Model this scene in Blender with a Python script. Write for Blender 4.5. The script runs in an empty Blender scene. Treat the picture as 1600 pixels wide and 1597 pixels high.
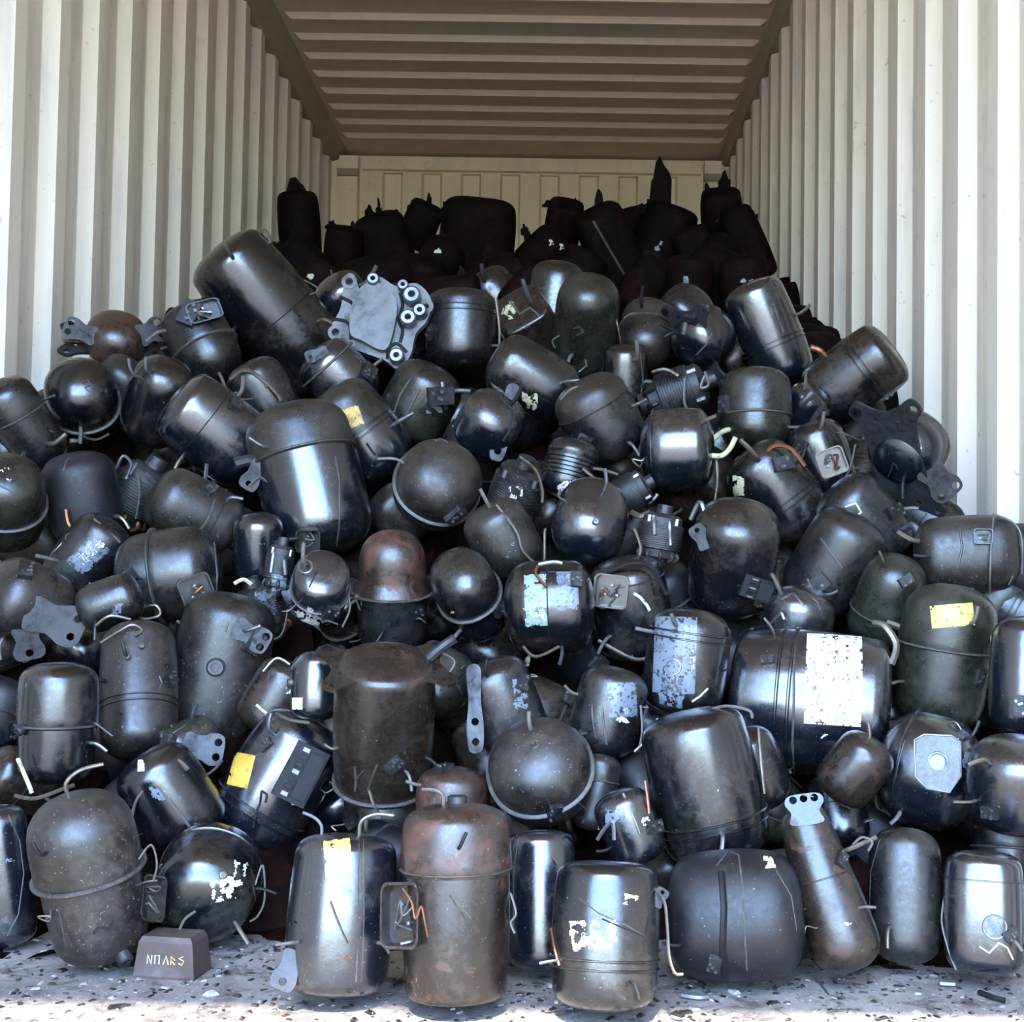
import bpy, bmesh, math, random
from mathutils import Vector, Matrix, noise
from mathutils.bvhtree import BVHTree
R_ = math.radians
scene = bpy.context.scene
COL = scene.collection
# ------------------------------------------------------------------ camera
CAM_H = 0.58
F, CX, CY = 2000.0, 876.0, 838.0
cam_d = bpy.data.cameras.new('camera')
cam = bpy.data.objects.new('camera', cam_d); COL.objects.link(cam)
cam_d.sensor_fit = 'HORIZONTAL'; cam_d.sensor_width = 36.0; cam_d.lens = 36.0 * F / 1600
cam_d.shift_x = -(CX - 800) / 1600; cam_d.shift_y = (CY - 798.5) / 1600
CR = Matrix.Rotation(math.pi / 2 + 0.04, 3, 'X') @ Matrix.Rotation(0.015, 3, 'Z')
CP = Vector((0, 0, CAM_H))
cam.matrix_world = Matrix.Translation(CP) @ CR.to_4x4()
cam_d.clip_start = 0.05
scene.camera = cam
# ------------------------------------------------------------------ world, sun, exposure
scene.view_settings.view_transform = 'Standard'
scene.view_settings.look = 'None'
scene.view_settings.gamma = 1.0
scene.view_settings.use_curve_mapping = False
scene.view_settings.exposure = 2.1
w = bpy.data.worlds.new('world'); scene.world = w; w.use_nodes = True
nt = w.node_tree; nt.nodes.clear()
sky = nt.nodes.new('ShaderNodeTexSky'); sky.sky_type = 'NISHITA'
sky.sun_disc = False; sky.sun_elevation = R_(53); sky.sun_rotation = R_(186)
sky.air_density = 1.3; sky.dust_density = 1.2; sky.ozone_density = 1.0
bg = nt.nodes.new('ShaderNodeBackground'); bg.inputs[1].default_value = 0.60
wo = nt.nodes.new('ShaderNodeOutputWorld')
tint = nt.nodes.new('ShaderNodeMix'); tint.data_type = 'RGBA'; tint.blend_type = 'MULTIPLY'; tint.inputs[0].default_value = 1.0
tint.inputs[7].default_value = (.66, .89, 1.25, 1)     # a clear, slightly bluer sky
nt.links.new(sky.outputs[0], tint.inputs[6]); nt.links.new(tint.outputs[2], bg.inputs[0]); nt.links.new(bg.outputs[0], wo.inputs[0])
sun_d = bpy.data.lights.new('sun', 'SUN'); sun_d.energy = 5.4; sun_d.angle = R_(0.6); sun_d.color = (1.0, 0.95, 0.86)
sun = bpy.data.objects.new('sun', sun_d); COL.objects.link(sun)
sd = Vector((-0.08, -0.76, 1.0)).normalized()          # direction towards the sun
sun.rotation_euler = sd.to_track_quat('Z', 'Y').to_euler()

# ------------------------------------------------------------------ helpers
def pray(px, py):
    d = CR @ Vector(((px - CX) / F, (CY - py) / F, -1.0)); return d
def at(px, py, Y):
    d = pray(px, py); return CP + d * (Y / d.y)
def link(name, me, mat=None, parent=None, smooth=True):
    o = bpy.data.objects.new(name, me); COL.objects.link(o)
    if mat is not None and not me.materials: me.materials.append(mat)
    if parent is not None: o.parent = parent
    if smooth:
        me.polygons.foreach_set('use_smooth', [True] * len(me.polygons))
        try: me.set_sharp_from_angle(angle=R_(38))
        except Exception: pass
    return o
def mk(name, verts, faces, mat=None, parent=None, smooth=True):
    me = bpy.data.meshes.new(name); me.from_pydata([tuple(v) for v in verts], [], faces); me.update()
    return link(name, me, mat, parent, smooth)
def tag(o, label=None, cat=None, group=None, kind=None):
    if label: o['label'] = label
    if cat: o['category'] = cat
    if group: o['group'] = group
    if kind: o['kind'] = kind
    return o
class MB:
    def __init__(s): s.v = []; s.f = []
    def add(s, v, f):
        n = len(s.v); s.v += [Vector(x) for x in v]; s.f += [tuple(i + n for i in q) for q in f]; return s
    def box(s, c, d, M=None, bev=0.0):
        hx, hy, hz = d[0] / 2, d[1] / 2, d[2] / 2; c = Vector(c)
        vs = [Vector((x * hx, y * hy, z * hz)) for z in (-1, 1) for y in (-1, 1) for x in (-1, 1)]
        if M is not None: vs = [M @ x for x in vs]
        s.add([c + x for x in vs], [(0, 2, 3, 1), (4, 5, 7, 6), (0, 1, 5, 4), (2, 6, 7, 3), (0, 4, 6, 2), (1, 3, 7, 5)]); return s
    def lathe(s, prof, seg=40, e=2.0, ox=1.0, oy=1.0, M=None, c=(0, 0, 0)):
        c = Vector(c); vs = []; fs = []; n = len(prof)
        def q(t, v): return math.copysign(abs(v) ** (2.0 / e), v)
        for (r, z) in prof:
            for k in range(seg):
                a = 2 * math.pi * k / seg
                p = Vector((r * ox * q(0, math.cos(a)), r * oy * q(0, math.sin(a)), z))
                vs.append(c + (M @ p if M is not None else p))
        for i in range(n - 1):
            for k in range(seg):
                k2 = (k + 1) % seg
                fs.append((i * seg + k, i * seg + k2, (i + 1) * seg + k2, (i + 1) * seg + k))
        if prof[0][0] > 1e-6: fs.append(tuple(reversed(range(seg))))
        if prof[-1][0] > 1e-6: fs.append(tuple((n - 1) * seg + k for k in range(seg)))
        s.add(vs, fs); return s
    def tube(s, pts, r, sides=8, smooth=3, closed=False, r2=None):
        P = [Vector(p) for p in pts]
        if smooth > 1 and len(P) > 2:
            Q = []; n = len(P)
            for i in range(n if closed else n - 1):
                p0 = P[(i - 1) % n] if closed or i > 0 else P[0]; p1 = P[i]; p2 = P[(i + 1) % n]
                p3 = P[(i + 2) % n] if closed or i + 2 < n else P[-1]
                for k in range(smooth):
                    t = k / smooth
                    Q.append(0.5 * ((2 * p1) + (p2 - p0) * t + (2 * p0 - 5 * p1 + 4 * p2 - p3) * t * t + (3 * p1 - p0 - 3 * p2 + p3) * t ** 3))
            if not closed: Q.append(P[-1])
            P = Q
        n = len(P); vs = []; fs = []
        up = None
        for i, p in enumerate(P):
            a = P[(i - 1) % n] if closed or i > 0 else P[i]; b = P[(i + 1) % n] if closed or i < n - 1 else P[i]
            t = (b - a)
            if t.length < 1e-9: t = Vector((0, 0, 1))
            t.normalize()
            if up is None:
                up = t.orthogonal().normalized()
            up = (up - t * up.dot(t))
            if up.length < 1e-6: up = t.orthogonal()
            up.normalize(); sdv = t.cross(up)
            rr = r if r2 is None else r + (r2 - r) * i / max(1, n - 1)
            for k in range(sides):
                an = 2 * math.pi * k / sides
                vs.append(p + (up * math.cos(an) + sdv * math.sin(an)) * rr)
        m = n if closed else n - 1
        for i in range(m):
            j = (i + 1) % n
            for k in range(sides):
                k2 = (k + 1) % sides
                fs.append((i * sides + k, i * sides + k2, j * sides + k2, j * sides + k))
        if not closed:
            fs.append(tuple(reversed(range(sides)))); fs.append(tuple((n - 1) * sides + k for k in range(sides)))
        s.add(vs, fs); return s
    def build(s, name, mat, parent=None, smooth=True): return mk(name, s.v, s.f, mat, parent, smooth)

def plate_mesh(outline, holes, th, M):
    """flat plate with real holes: OUTLINE, [(x,y,r)], thickness; M places it"""
    cu = bpy.data.curves.new('tmp', 'CURVE'); cu.dimensions = '2D'; cu.fill_mode = 'BOTH'; cu.extrude = th / 2
    def poly(pts):
        sp = cu.splines.new('POLY'); sp.points.add(len(pts) - 1); sp.use_cyclic_u = True
        for i, p in enumerate(pts): sp.points[i].co = (p[0], p[1], 0, 1)
    poly(outline)
    for (x, y, r) in holes: poly([(x + r * math.cos(k * math.pi / 7), y + r * math.sin(k * math.pi / 7)) for k in range(14)])
    o = bpy.data.objects.new('tmp', cu); COL.objects.link(o)
    me = bpy.data.meshes.new_from_object(o.evaluated_get(bpy.context.evaluated_depsgraph_get()))
    bpy.data.objects.remove(o); bpy.data.curves.remove(cu)
    me.transform(M); return me
def smooth_loop(pts, k=4):
    n = len(pts); out = []
    P = [Vector((p[0], p[1], 0)) for p in pts]
    for i in range(n):
        p0, p1, p2, p3 = P[i - 1], P[i], P[(i + 1) % n], P[(i + 2) % n]
        for j in range(k):
            t = j / k
            v = 0.5 * ((2 * p1) + (p2 - p0) * t + (2 * p0 - 5 * p1 + 4 * p2 - p3) * t * t + (3 * p1 - p0 - 3 * p2 + p3) * t ** 3)
            out.append((v.x, v.y))
    return out

# ------------------------------------------------------------------ materials
def mat_new(name):
    m = bpy.data.materials.new(name); m.use_nodes = True; t = m.node_tree
    b = t.nodes['Principled BSDF']; return m, t, b
def coords(t, scale=1.0):
    tc = t.nodes.new('ShaderNodeTexCoord'); oi = t.nodes.new('ShaderNodeObjectInfo')
    ml = t.nodes.new('ShaderNodeMath'); ml.operation = 'MULTIPLY'; ml.inputs[1].default_value = 37.0
    t.links.new(oi.outputs['Random'], ml.inputs[0])
    va = t.nodes.new('ShaderNodeVectorMath'); va.operation = 'ADD'
    t.links.new(tc.outputs['Object'], va.inputs[0]); t.links.new(ml.outputs[0], va.inputs[1])
    return va.outputs[0]
def tnoise(t, co, scale, detail=5, rough=0.6, lo=0.4, hi=0.6, dist=0.0):
    n = t.nodes.new('ShaderNodeTexNoise'); n.inputs['Scale'].default_value = scale; n.inputs['Detail'].default_value = detail
    n.inputs['Roughness'].default_value = rough; n.inputs['Distortion'].default_value = dist
    t.links.new(co, n.inputs['Vector'])
    r = t.nodes.new('ShaderNodeMapRange'); r.inputs['From Min'].default_value = lo; r.inputs['From Max'].default_value = hi
    t.links.new(n.outputs['Fac'], r.inputs['Value']); return r.outputs[0], n.outputs['Fac']
def mixc(t, f, a, b):
    m = t.nodes.new('ShaderNodeMix'); m.data_type = 'RGBA'
    if isinstance(f, float): m.inputs[0].default_value = f
    else: t.links.new(f, m.inputs[0])
    for s, v in ((6, a), (7, b)):
        if isinstance(v, tuple): m.inputs[s].default_value = (*v, 1)
        else: t.links.new(v, m.inputs[s])
    return m.outputs[2]
def mixf(t, f, a, b):
    m = t.nodes.new('ShaderNodeMix'); m.data_type = 'FLOAT'
    t.links.new(f, m.inputs[0])
    for s, v in ((2, a), (3, b)):
        if isinstance(v, (float, int)): m.inputs[s].default_value = v
        else: t.links.new(v, m.inputs[s])
    return m.outputs[0]
def shell_mat(name, base, dust, dlo, dhi, rough, drough, rust=None, rlo=.55, rhi=.65, bump=0.15, coat=0.0, spec=0.5, fine=True, metal=0.0, speck=0.0):
    m, t, b = mat_new(name); co = coords(t)
    f1, raw = tnoise(t, co, 9, 8, .65, dlo, dhi, .6)
    f2, _ = tnoise(t, co, 70, 6, .7, .42, .62)
    mm = t.nodes.new('ShaderNodeMath'); mm.operation = 'MULTIPLY'; t.links.new(f1, mm.inputs[0])
    ma = t.nodes.new('ShaderNodeMath'); ma.operation = 'MULTIPLY_ADD'; t.links.new(f2, ma.inputs[0]); ma.inputs[1].default_value = .65; ma.inputs[2].default_value = .35
    t.links.new(ma.outputs[0], mm.inputs[1]); fac = mm.outputs[0]
    c = mixc(t, fac, base, dust)
    r = mixf(t, fac, rough, drough)
    if rust:
        f3, _ = tnoise(t, co, 16, 7, .7, rlo, rhi, 1.0)
        c = mixc(t, f3, c, rust); r = mixf(t, f3, r, .6)
    if speck > 0:
        f4, _ = tnoise(t, co, 260, 3, .6, .70 - speck * .1, .74 - speck * .1)
        c = mixc(t, f4, c, (.20, .175, .14)); r = mixf(t, f4, r, .8)
    f6, n6 = tnoise(t, co, 110, 6, .8, 0, 1)
    rv = t.nodes.new('ShaderNodeMath'); rv.operation = 'MULTIPLY_ADD'; t.links.new(n6, rv.inputs[0]); rv.inputs[1].default_value = .55; rv.inputs[2].default_value = -.27
    ra = t.nodes.new('ShaderNodeMath'); ra.operation = 'ADD'; ra.use_clamp = True; t.links.new(rv.outputs[0], ra.inputs[0]); t.links.new(r, ra.inputs[1]); r = ra.outputs[0]
    t.links.new(c, b.inputs['Base Color']); t.links.new(r, b.inputs['Roughness'])
    b.inputs['Specular IOR Level'].default_value = spec; b.inputs['Metallic'].default_value = metal
    b.inputs['Coat Weight'].default_value = coat; t.links.new(r, b.inputs['Coat Roughness'])
    f5, n5 = tnoise(t, co, 38, 8, .75, 0, 1)
    bp = t.nodes.new('ShaderNodeBump'); bp.inputs['Strength'].default_value = bump; bp.inputs['Distance'].default_value = .004
    t.links.new(n5, bp.inputs['Height']); t.links.new(bp.outputs[0], b.inputs['Normal'])
    return m
M = {}
M['gloss'] = shell_mat('black_gloss_paint', (.0035, .004, .005), (.026, .019, .014), .47, .66, .17, .5, bump=.12, coat=.5, spec=.6, speck=.1)
M['blue'] = shell_mat('blue_black_paint', (.004, .0055, .009), (.026, .021, .017), .48, .68, .17, .48, bump=.12, coat=.95, spec=.8, speck=.1)
M['satin'] = shell_mat('black_satin_paint', (.006, .006, .0065), (.032, .025, .019), .44, .68, .26, .55, bump=.14, coat=.25, spec=.55, speck=.25)
M['dusty'] = shell_mat('dusty_black_paint', (.008, .007, .006), (.046, .036, .027), .38, .66, .30, .6, bump=.2, coat=.2, spec=.5, speck=.45)
M['brown'] = shell_mat('brown_stained_shell', (.010, .0065, .005), (.036, .024, .017), .42, .68, .22, .5, rust=(.045, .017, .009), bump=.14, coat=.3, spec=.5, speck=.15)
M['rust'] = shell_mat('rusted_shell', (.022, .011, .008), (.058, .036, .024), .42, .66, .26, .6, rust=(.085, .026, .013), rlo=.50, rhi=.62, bump=.22, coat=.5, speck=.3)
M['olive'] = shell_mat('olive_black_paint', (.010, .0098, .0065), (.040, .037, .026), .42, .7, .26, .55, bump=.14, coat=.2, spec=.5, speck=.25)
M['matte'] = shell_mat('matte_black_rubbery_shell', (.005, .0048, .006), (.020, .017, .018), .40, .7, .4, .7, bump=.3, coat=.15, spec=.4, speck=.2)
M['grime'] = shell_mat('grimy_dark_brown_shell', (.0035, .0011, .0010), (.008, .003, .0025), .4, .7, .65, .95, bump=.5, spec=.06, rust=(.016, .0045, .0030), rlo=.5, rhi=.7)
M['core'] = shell_mat('oily_cast_iron', (.010, .010, .012), (.05, .048, .045), .42, .62, .3, .6, bump=.5, spec=.6, metal=.3, speck=.6)
M['steel'] = shell_mat('bare_steel', (.20, .205, .22), (.06, .055, .05), .48, .66, .33, .6, metal=.8, bump=.2)
M['plate'] = shell_mat('oily_steel_plate', (.042, .042, .047), (.010, .009, .008), .42, .58, .36, .65, metal=.4, bump=.25)
M['alu'] = shell_mat('cast_aluminium', (.15, .155, .16), (.05, .05, .05), .42, .62, .5, .7, metal=.1, bump=.25)
M['copper'] = shell_mat('copper_tube', (.30, .12, .06), (.08, .045, .03), .45, .62, .3, .6, metal=.8, bump=.1)
M['pipe'] = shell_mat('dull_brass_steel_tube', (.17, .145, .11), (.035, .03, .025), .46, .6, .35, .6, metal=.7, bump=.1)
M['rubber'] = shell_mat('black_rubber', (.005, .005, .0055), (.016, .015, .014), .45, .7, .5, .8, bump=.2, spec=.3)
M['wire'] = shell_mat('grey_wire_insulation', (.11, .095, .08), (.03, .027, .024), .45, .6, .4, .6, bump=.05)
M['seam'] = shell_mat('weld_bead', (.03, .028, .026), (.10, .088, .075), .40, .62, .33, .6, bump=.3, speck=.6)
M['bakelite'] = shell_mat('brown_bakelite', (.055, .035, .030), (.12, .09, .08), .45, .65, .45, .7, bump=.1)
def sticker_mat(name, col, ink, lo=.5, hi=.54, scale=90, rough=.45):
    m, t, b = mat_new(name); co = coords(t)
    f, _ = tnoise(t, co, scale, 3, .6, lo, hi, .4)
    f2, _ = tnoise(t, co, 40, 5, .6, .55, .68)
    c = mixc(t, f, col, ink); c = mixc(t, f2, c, tuple(x * .45 for x in col))
    t.links.new(c, b.inputs['Base Color']); b.inputs['Roughness'].default_value = rough; return m
M['yellow'] = sticker_mat('yellow_label_paper', (.62, .36, .05), (.60, .48, .16), .60, .63)
M['lemon'] = sticker_mat('lemon_yellow_label_paper', (.60, .53, .11), (.14, .12, .03), .60, .63)
M['orange'] = sticker_mat('orange_label_paper', (.62, .32, .04), (.55, .40, .2), .52, .58)
M['white'] = sticker_mat('white_label_paper', (.62, .62, .60), (.08, .08, .08), .60, .63)
M['foil'] = sticker_mat('grey_foil_or_glint', (.13, .155, .19), (.015, .015, .02), .56, .6, 120, .3)  # foil labels, and glints painted on in the rear heap
M['green'] = sticker_mat('pale_green_label', (.20, .27, .22), (.05, .08, .06), .6, .63)
M['chalk'] = sticker_mat('white_paint_marking', (.55, .54, .50), (.35, .34, .3), .6, .7, 60, .7)
M['cream'] = sticker_mat('cream_paint_or_glint', (.50, .46, .27), (.3, .27, .18), .6, .7, 60, .7)  # cream paint marks, and beige glints painted on in the rear heap
M['pale'] = shell_mat('pale_chips', (.34, .32, .29), (.16, .15, .13), .4, .6, .8, .9)
M['dark'] = shell_mat('dark_opening', (.004, .004, .004), (.01, .01, .01), .5, .7, .7, .9, bump=.0)

def wall_mat(name, col, stain, streak):
    m, t, b = mat_new(name)
    tc = t.nodes.new('ShaderNodeTexCoord'); mp = t.nodes.new('ShaderNodeMapping'); mp.inputs['Scale'].default_value = (1, 1, .12)
    t.links.new(tc.outputs['Object'], mp.inputs[0])
    f1, _ = tnoise(t, mp.outputs[0], 14, 6, .6, .50, .78)
    f2, _ = tnoise(t, tc.outputs['Object'], 5, 8, .7, .60, .74)
    f3, _ = tnoise(t, tc.outputs['Object'], 45, 4, .6, .66, .72)
    c = mixc(t, f1, col, streak); 
    m2 = t.nodes.new('ShaderNodeMath'); m2.operation = 'MULTIPLY'; t.links.new(f2, m2.inputs[0]); m2.inputs[1].default_value = .55
    c = mixc(t, m2.outputs[0], c, stain)
    m3 = t.nodes.new('ShaderNodeMath'); m3.operation = 'MULTIPLY'; t.links.new(f3, m3.inputs[0]); m3.inputs[1].default_value = .5
    c = mixc(t, m3.outputs[0], c, tuple(x * .4 for x in stain))
    t.links.new(c, b.inputs['Base Color']); b.inputs['Roughness'].default_value = .55; b.inputs['Specular IOR Level'].default_value = .3
    return m
WALL = wall_mat('cream_painted_steel_wall', (.80, .70, .56), (.50, .44, .38), (.56, .52, .46))
BACK = wall_mat('cream_painted_back_wall', (.86, .74, .50), (.62, .46, .32), (.76, .64, .43))
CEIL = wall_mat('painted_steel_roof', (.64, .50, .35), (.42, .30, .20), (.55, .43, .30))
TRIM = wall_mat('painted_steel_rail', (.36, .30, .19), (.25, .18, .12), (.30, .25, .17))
def floor_mat():
    m, t, b = mat_new('dirty_container_floor'); tc = t.nodes.new('ShaderNodeTexCoord')
    co = tc.outputs['Object']
    f1, _ = tnoise(t, co, 3.5, 9, .7, .42, .62, .5)
    f2, _ = tnoise(t, co, 22, 8, .75, .50, .62, .8)
    f3, n3 = tnoise(t, co, 120, 5, .7, .60, .66)
    c = mixc(t, f1, (.27, .24, .215), (.14, .12, .11))
    c = mixc(t, f2, c, (.075, .062, .055)); c = mixc(t, f3, c, (.55, .50, .44))
    t.links.new(c, b.inputs['Base Color']); b.inputs['Roughness'].default_value = .75
    bp = t.nodes.new('ShaderNodeBump'); bp.inputs['Strength'].default_value = .5; bp.inputs['Distance'].default_value = .006
    t.links.new(n3, bp.inputs['Height']); t.links.new(bp.outputs[0], b.inputs['Normal']); return m
FLOOR = floor_mat()
gm, gt, gb = mat_new('sunlit_yard_concrete'); gco = gt.nodes.new('ShaderNodeTexCoord').outputs['Object']
gf, _ = tnoise(gt, gco, .8, 8, .7, .4, .65); gt.links.new(mixc(gt, gf, (.32, .26, .19), (.20, .16, .12)), gb.inputs['Base Color']); gb.inputs['Roughness'].default_value = .85

# ------------------------------------------------------------------ container
XL, XR, YB, YO, ZC = -1.395, 0.955, 7.52, -0.60, CAM_H + 2.55
def corr_side(name, x, side, pitch, phase, ztop):
    """side +1: wall at the left (recesses go to -x); bright panels centred on phase"""
    d = 0.036 * (-side); prof = []
    y = phase - pitch * 20
    while y < YB + pitch:
        # inner flat, slope out, outer flat, slope in (slope that faces the opening follows the recess)
        prof += [(y - .036, 0), (y + .036, 0), (y + .070, d), (y + pitch - .070, d)]
        y += pitch
    prof = [p for p in prof if YO <= p[0] <= YB]
    prof = [(YO, prof[0][1])] + prof + [(YB, prof[-1][1])]
    v = []; f = []
    nz = 2
    for (yy, dx) in prof:
        for k in range(nz): v.append((x + dx, yy, ztop * k / (nz - 1)))
    for i in range(len(prof) - 1):
        a = i * nz
        q = (a, a + nz, a + nz + 1, a + 1)
        f.append(q if side < 0 else tuple(reversed(q)))
    # outer skin gives the wall its thickness
    n = len(v); t = -side * .055
    v += [(x + t, YO, 0), (x + t, YB, 0), (x + t, YB, ztop), (x + t, YO, ztop)]; f.append((n, n + 1, n + 2, n + 3))
    return tag(mk(name, v, f, WALL, smooth=False), kind='structure')
corr_side('wall_left', XL, 1, .2835, 3.356 + .14, ZC - .03)
corr_side('wall_right', XR, -1, .2835, 2.834, ZC - .03)
def ceiling():
    pitch = .2165; prof = []; y = 5.62 - pitch * 30
    while y < YB - .05:
        prof += [(y - .006, 0), (y + .004, -.028), (y + .020, -.028), (y + .060, 0)]; y += pitch
    prof = [(YO, 0)] + [p for p in prof if YO < p[0] < YB - .2] + [(YB, 0)]
    x0, x1 = XL + .125, XR - .065; v = []; f = []
    xs = [XL - .05, x0, x0 + .03, x1 - .03, x1, XR + .05]
    for (yy, dz) in prof:
        for j, xx in enumerate(xs): v.append((xx, yy, ZC + (dz if j in (2, 3) else 0)))
    nx = len(xs)
    for i in range(len(prof) - 1):
        for j in range(nx - 1): a = i * nx + j; f.append((a, a + nx, a + nx + 1, a + 1))
    n = len(v); v += [(XL - .06, YO, ZC + .03), (XR + .06, YO, ZC + .03), (XR + .06, YB, ZC + .03), (XL - .06, YB, ZC + .03)]; f.append((n, n + 1, n + 2, n + 3))
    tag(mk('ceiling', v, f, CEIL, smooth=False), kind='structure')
ceiling()
for i, (x, s, wd) in enumerate(((XL, 1, .10), (XR, -1, .055))):
    b = MB()
    v = [(x - s * .05, YO, ZC - .035), (x + s * .012, YO, ZC - .035), (x + s * wd, YO, ZC - .004), (x + s * wd, YO, ZC + .01), (x - s * .05, YO, ZC + .01)]
    v += [(p[0], YB, p[2]) for p in v]; n = 5
    b.add(v, [(k, (k + 1) % n, (k + 1) % n + n, k + n) for k in range(n)] + [tuple(reversed(range(n))), tuple(range(n, 2 * n))])
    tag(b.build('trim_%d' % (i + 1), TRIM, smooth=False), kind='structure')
def back_wall():
    v = []; f = []; x0, x1 = XL + .185, XR - .155; pitch = .2335; prof = [(x0, 0)]
    ph = (646 - CX) * 7.5 / F - pitch * 4; x = ph
    while x < x1:
        prof += [(x + .004, 0), (x + .016, .034), (x + pitch / 2 - .004, .034), (x + pitch / 2 + .008, 0)]; x += pitch
    prof = sorted(p for p in prof if x0 + .03 < p[0] < x1 - .03)
    prof = [(XL - .05, 0), (x0, 0)] + prof + [(x1, 0), (XR + .05, 0)]
    zt = ZC - .10
    for (xx, d) in prof:
        v += [(xx, YB + d, 0), (xx, YB + d, zt)]
    for i in range(len(prof) - 1): f.append((2 * i, 2 * i + 2, 2 * i + 3, 2 * i + 1))
    n = len(v); v += [(XL - .05, YB, zt), (XR + .05, YB, zt), (XR + .05, YB, ZC + .02), (XL - .05, YB, ZC + .02)]; f.append((n, n + 1, n + 2, n + 3))
    for i in range(len(prof) - 1):   # soffit over the recesses
        if prof[i][1] > 0 or prof[i + 1][1] > 0:
            n = len(v); v += [(prof[i][0], YB, zt), (prof[i + 1][0], YB, zt), (prof[i + 1][0], YB + prof[i + 1][1], zt), (prof[i][0], YB + prof[i][1], zt)]; f.append((n, n + 1, n + 2, n + 3))
    n = len(v); v += [(XL - .05, YB + .06, 0), (XR + .05, YB + .06, 0), (XR + .05, YB + .06, ZC + .02), (XL - .05, YB + .06, ZC + .02)]; f.append((n, n + 1, n + 2, n + 3))
    tag(mk('wall_back', v, f, BACK, smooth=False), kind='structure')
back_wall()
k = 3
tag(MB().box(((XL + .18 + XR - .15) / 2, YB - .02, ZC - .055), (XR - XL - .34, .04, .075)).build('trim_3', BACK, smooth=False), kind='structure')
for i, (xa, xb) in enumerate(((-1.335, -1.225), (.815, .915))):
    c = (xa + xb) / 2
    b = MB().box((c, YB - .045, (ZC - .03) / 2), (xb - xa, .09, ZC - .03))
    tag(b.build('trim_%d' % (4 + i), BACK, smooth=False), kind='structure')
    b = MB().box((c, YB - .10, ZC - .135), (xb - xa + .012, .03, .04))
    tag(b.build('trim_%d' % (6 + i), TRIM, smooth=False), kind='structure')
tag(MB().box(((XL + XR) / 2, (YO + YB) / 2, -.03), (XR - XL + .12, YB - YO + .1, .06)).build('floor', FLOOR, smooth=False), kind='structure')
tag(mk('ground', [(-40, -60, -.18), (40, -60, -.18), (40, 14, -.18), (-40, 14, -.18)], [(0, 1, 2, 3)], gm, smooth=False), kind='structure')
# ------------------------------------------------------------------ the pile: one row per compressor
ITEMS = []
def I(s, label, x, y, ang, tilt, L, D, mat='gloss', f=(), **k):
    d = dict(s=s, label=label, x=x, y=y, ang=ang, tilt=tilt, L=L, D=D, mat=mat, f=list(f)); d.update(k); ITEMS.append(d)
PATH = lambda *a: [(a[i], a[i + 1]) for i in range(0, len(a), 2)]
# --- front row on the floor
I('the big dusty lidded one', 'big dusty black compressor with brown-tinged domed lid, on the floor beside the relay box', 141, 1370, 101, 22, 272, 168, 'dusty', floor=1, s_=.08, ring='lip', dt=.8, db=.6, br=.9, lmat='dusty', f=[('box', 88, 45, 44, 68, -8), ('stub', 50, 128, 12, 14), ('pipe', -30, -120, 60, -12, 70, 3.2, 'pipe'), ('scr', 'seam', PATH(-45, 40, -40, 70, -35, 100), 2), ('wire', [(70, -20, 70), (88, -40, 76), (96, -10, 82), (90, 15, 80)], 2, 'wire')])
I('the shiny round one with white paint', 'shiny black compressor with white paint splatters on its round end, on the floor', 325, 1378, 248, 62, 175, 158, 'gloss', floor=1, zadd=-.02, dt=.7, s_=-.25, ring='bead', f=[('stk', 22, 12, 36, 34, 8, 'chalk', .42), ('stk', 46, -8, 22, 40, -10, 'chalk', .5), ('scr', 'pipe', PATH(66, 10, 72, 40, 60, 58), 2.5), ('stub', 22, -8, 6, 4), ('wire', [(70, 10, 50), (82, -20, 40), (84, 30, 50), (74, 55, 50), (62, 62, 60)], 2, 'wire')])
I('the front one with a yellow sticker', 'blue-black compressor with torn yellow sticker, on the floor beside the brown ribbed cylinder', 533, 1427, 85, 6, 244, 166, 'blue', floor=1, dt=.42, db=.35, n=2.8, f=[('stk', -5, -82, 40, 54, 4, 'lemon', .18), ('scr', 'seam', PATH(34, -108, 33, -60, 34, 0, 32, 60, 30, 100), 2.2), ('scr', 'seam', PATH(27, -108, 26, -60, 26, 0, 24, 60, 22, 100), 1.6), ('scr', 'pipe', PATH(-16, -18, -8, 4, 2, 28, 10, 44), 3), ('scr', 'copper', PATH(2, 66, 10, 60, 16, 66), 2.4), ('lug', -70, 60, 245, 50, 40, 1), ('pipe', -30, -120, -30, -14, 40, 2.6, 'steel'), ('pipe', 30, -122, 50, 6, 60, 3.2, 'pipe')])
I('the ribbed brown cylinder', 'tall brown stained cylinder compressor with stepped lid and open terminal box, standing on the floor', 713, 1408, 90, 10, 300, 176, 'brown', floor=1, s_=.34, ring='lip2', lr=1.0, br=.955, dt=.42, db=.2, n=2.6, lmat='rust', f=[('box', -74, 18, 62, 92, 0), ('scr', 'pipe', PATH(-10, -8, 2, 10, 14, 28), 2.6), ('scr', 'pipe', PATH(2, -2, 10, 12, 22, 26), 2), ('stub', 2, -150, 16, 12), ('pipe', -20, -146, -50, -2, 40, 3.4, 'pipe'), ('wire', [(-80, -20, 90), (-66, 0, 100), (-60, 24, 104), (-52, 6, 104), (-46, 30, 100), (-42, 50, 92)], 2.2, 'copper'), ('wire', [(84, -10, 20), (92, 20, 24), (84, 34, 20), (90, 50, 20)], 2.4, 'wire')])
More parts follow.
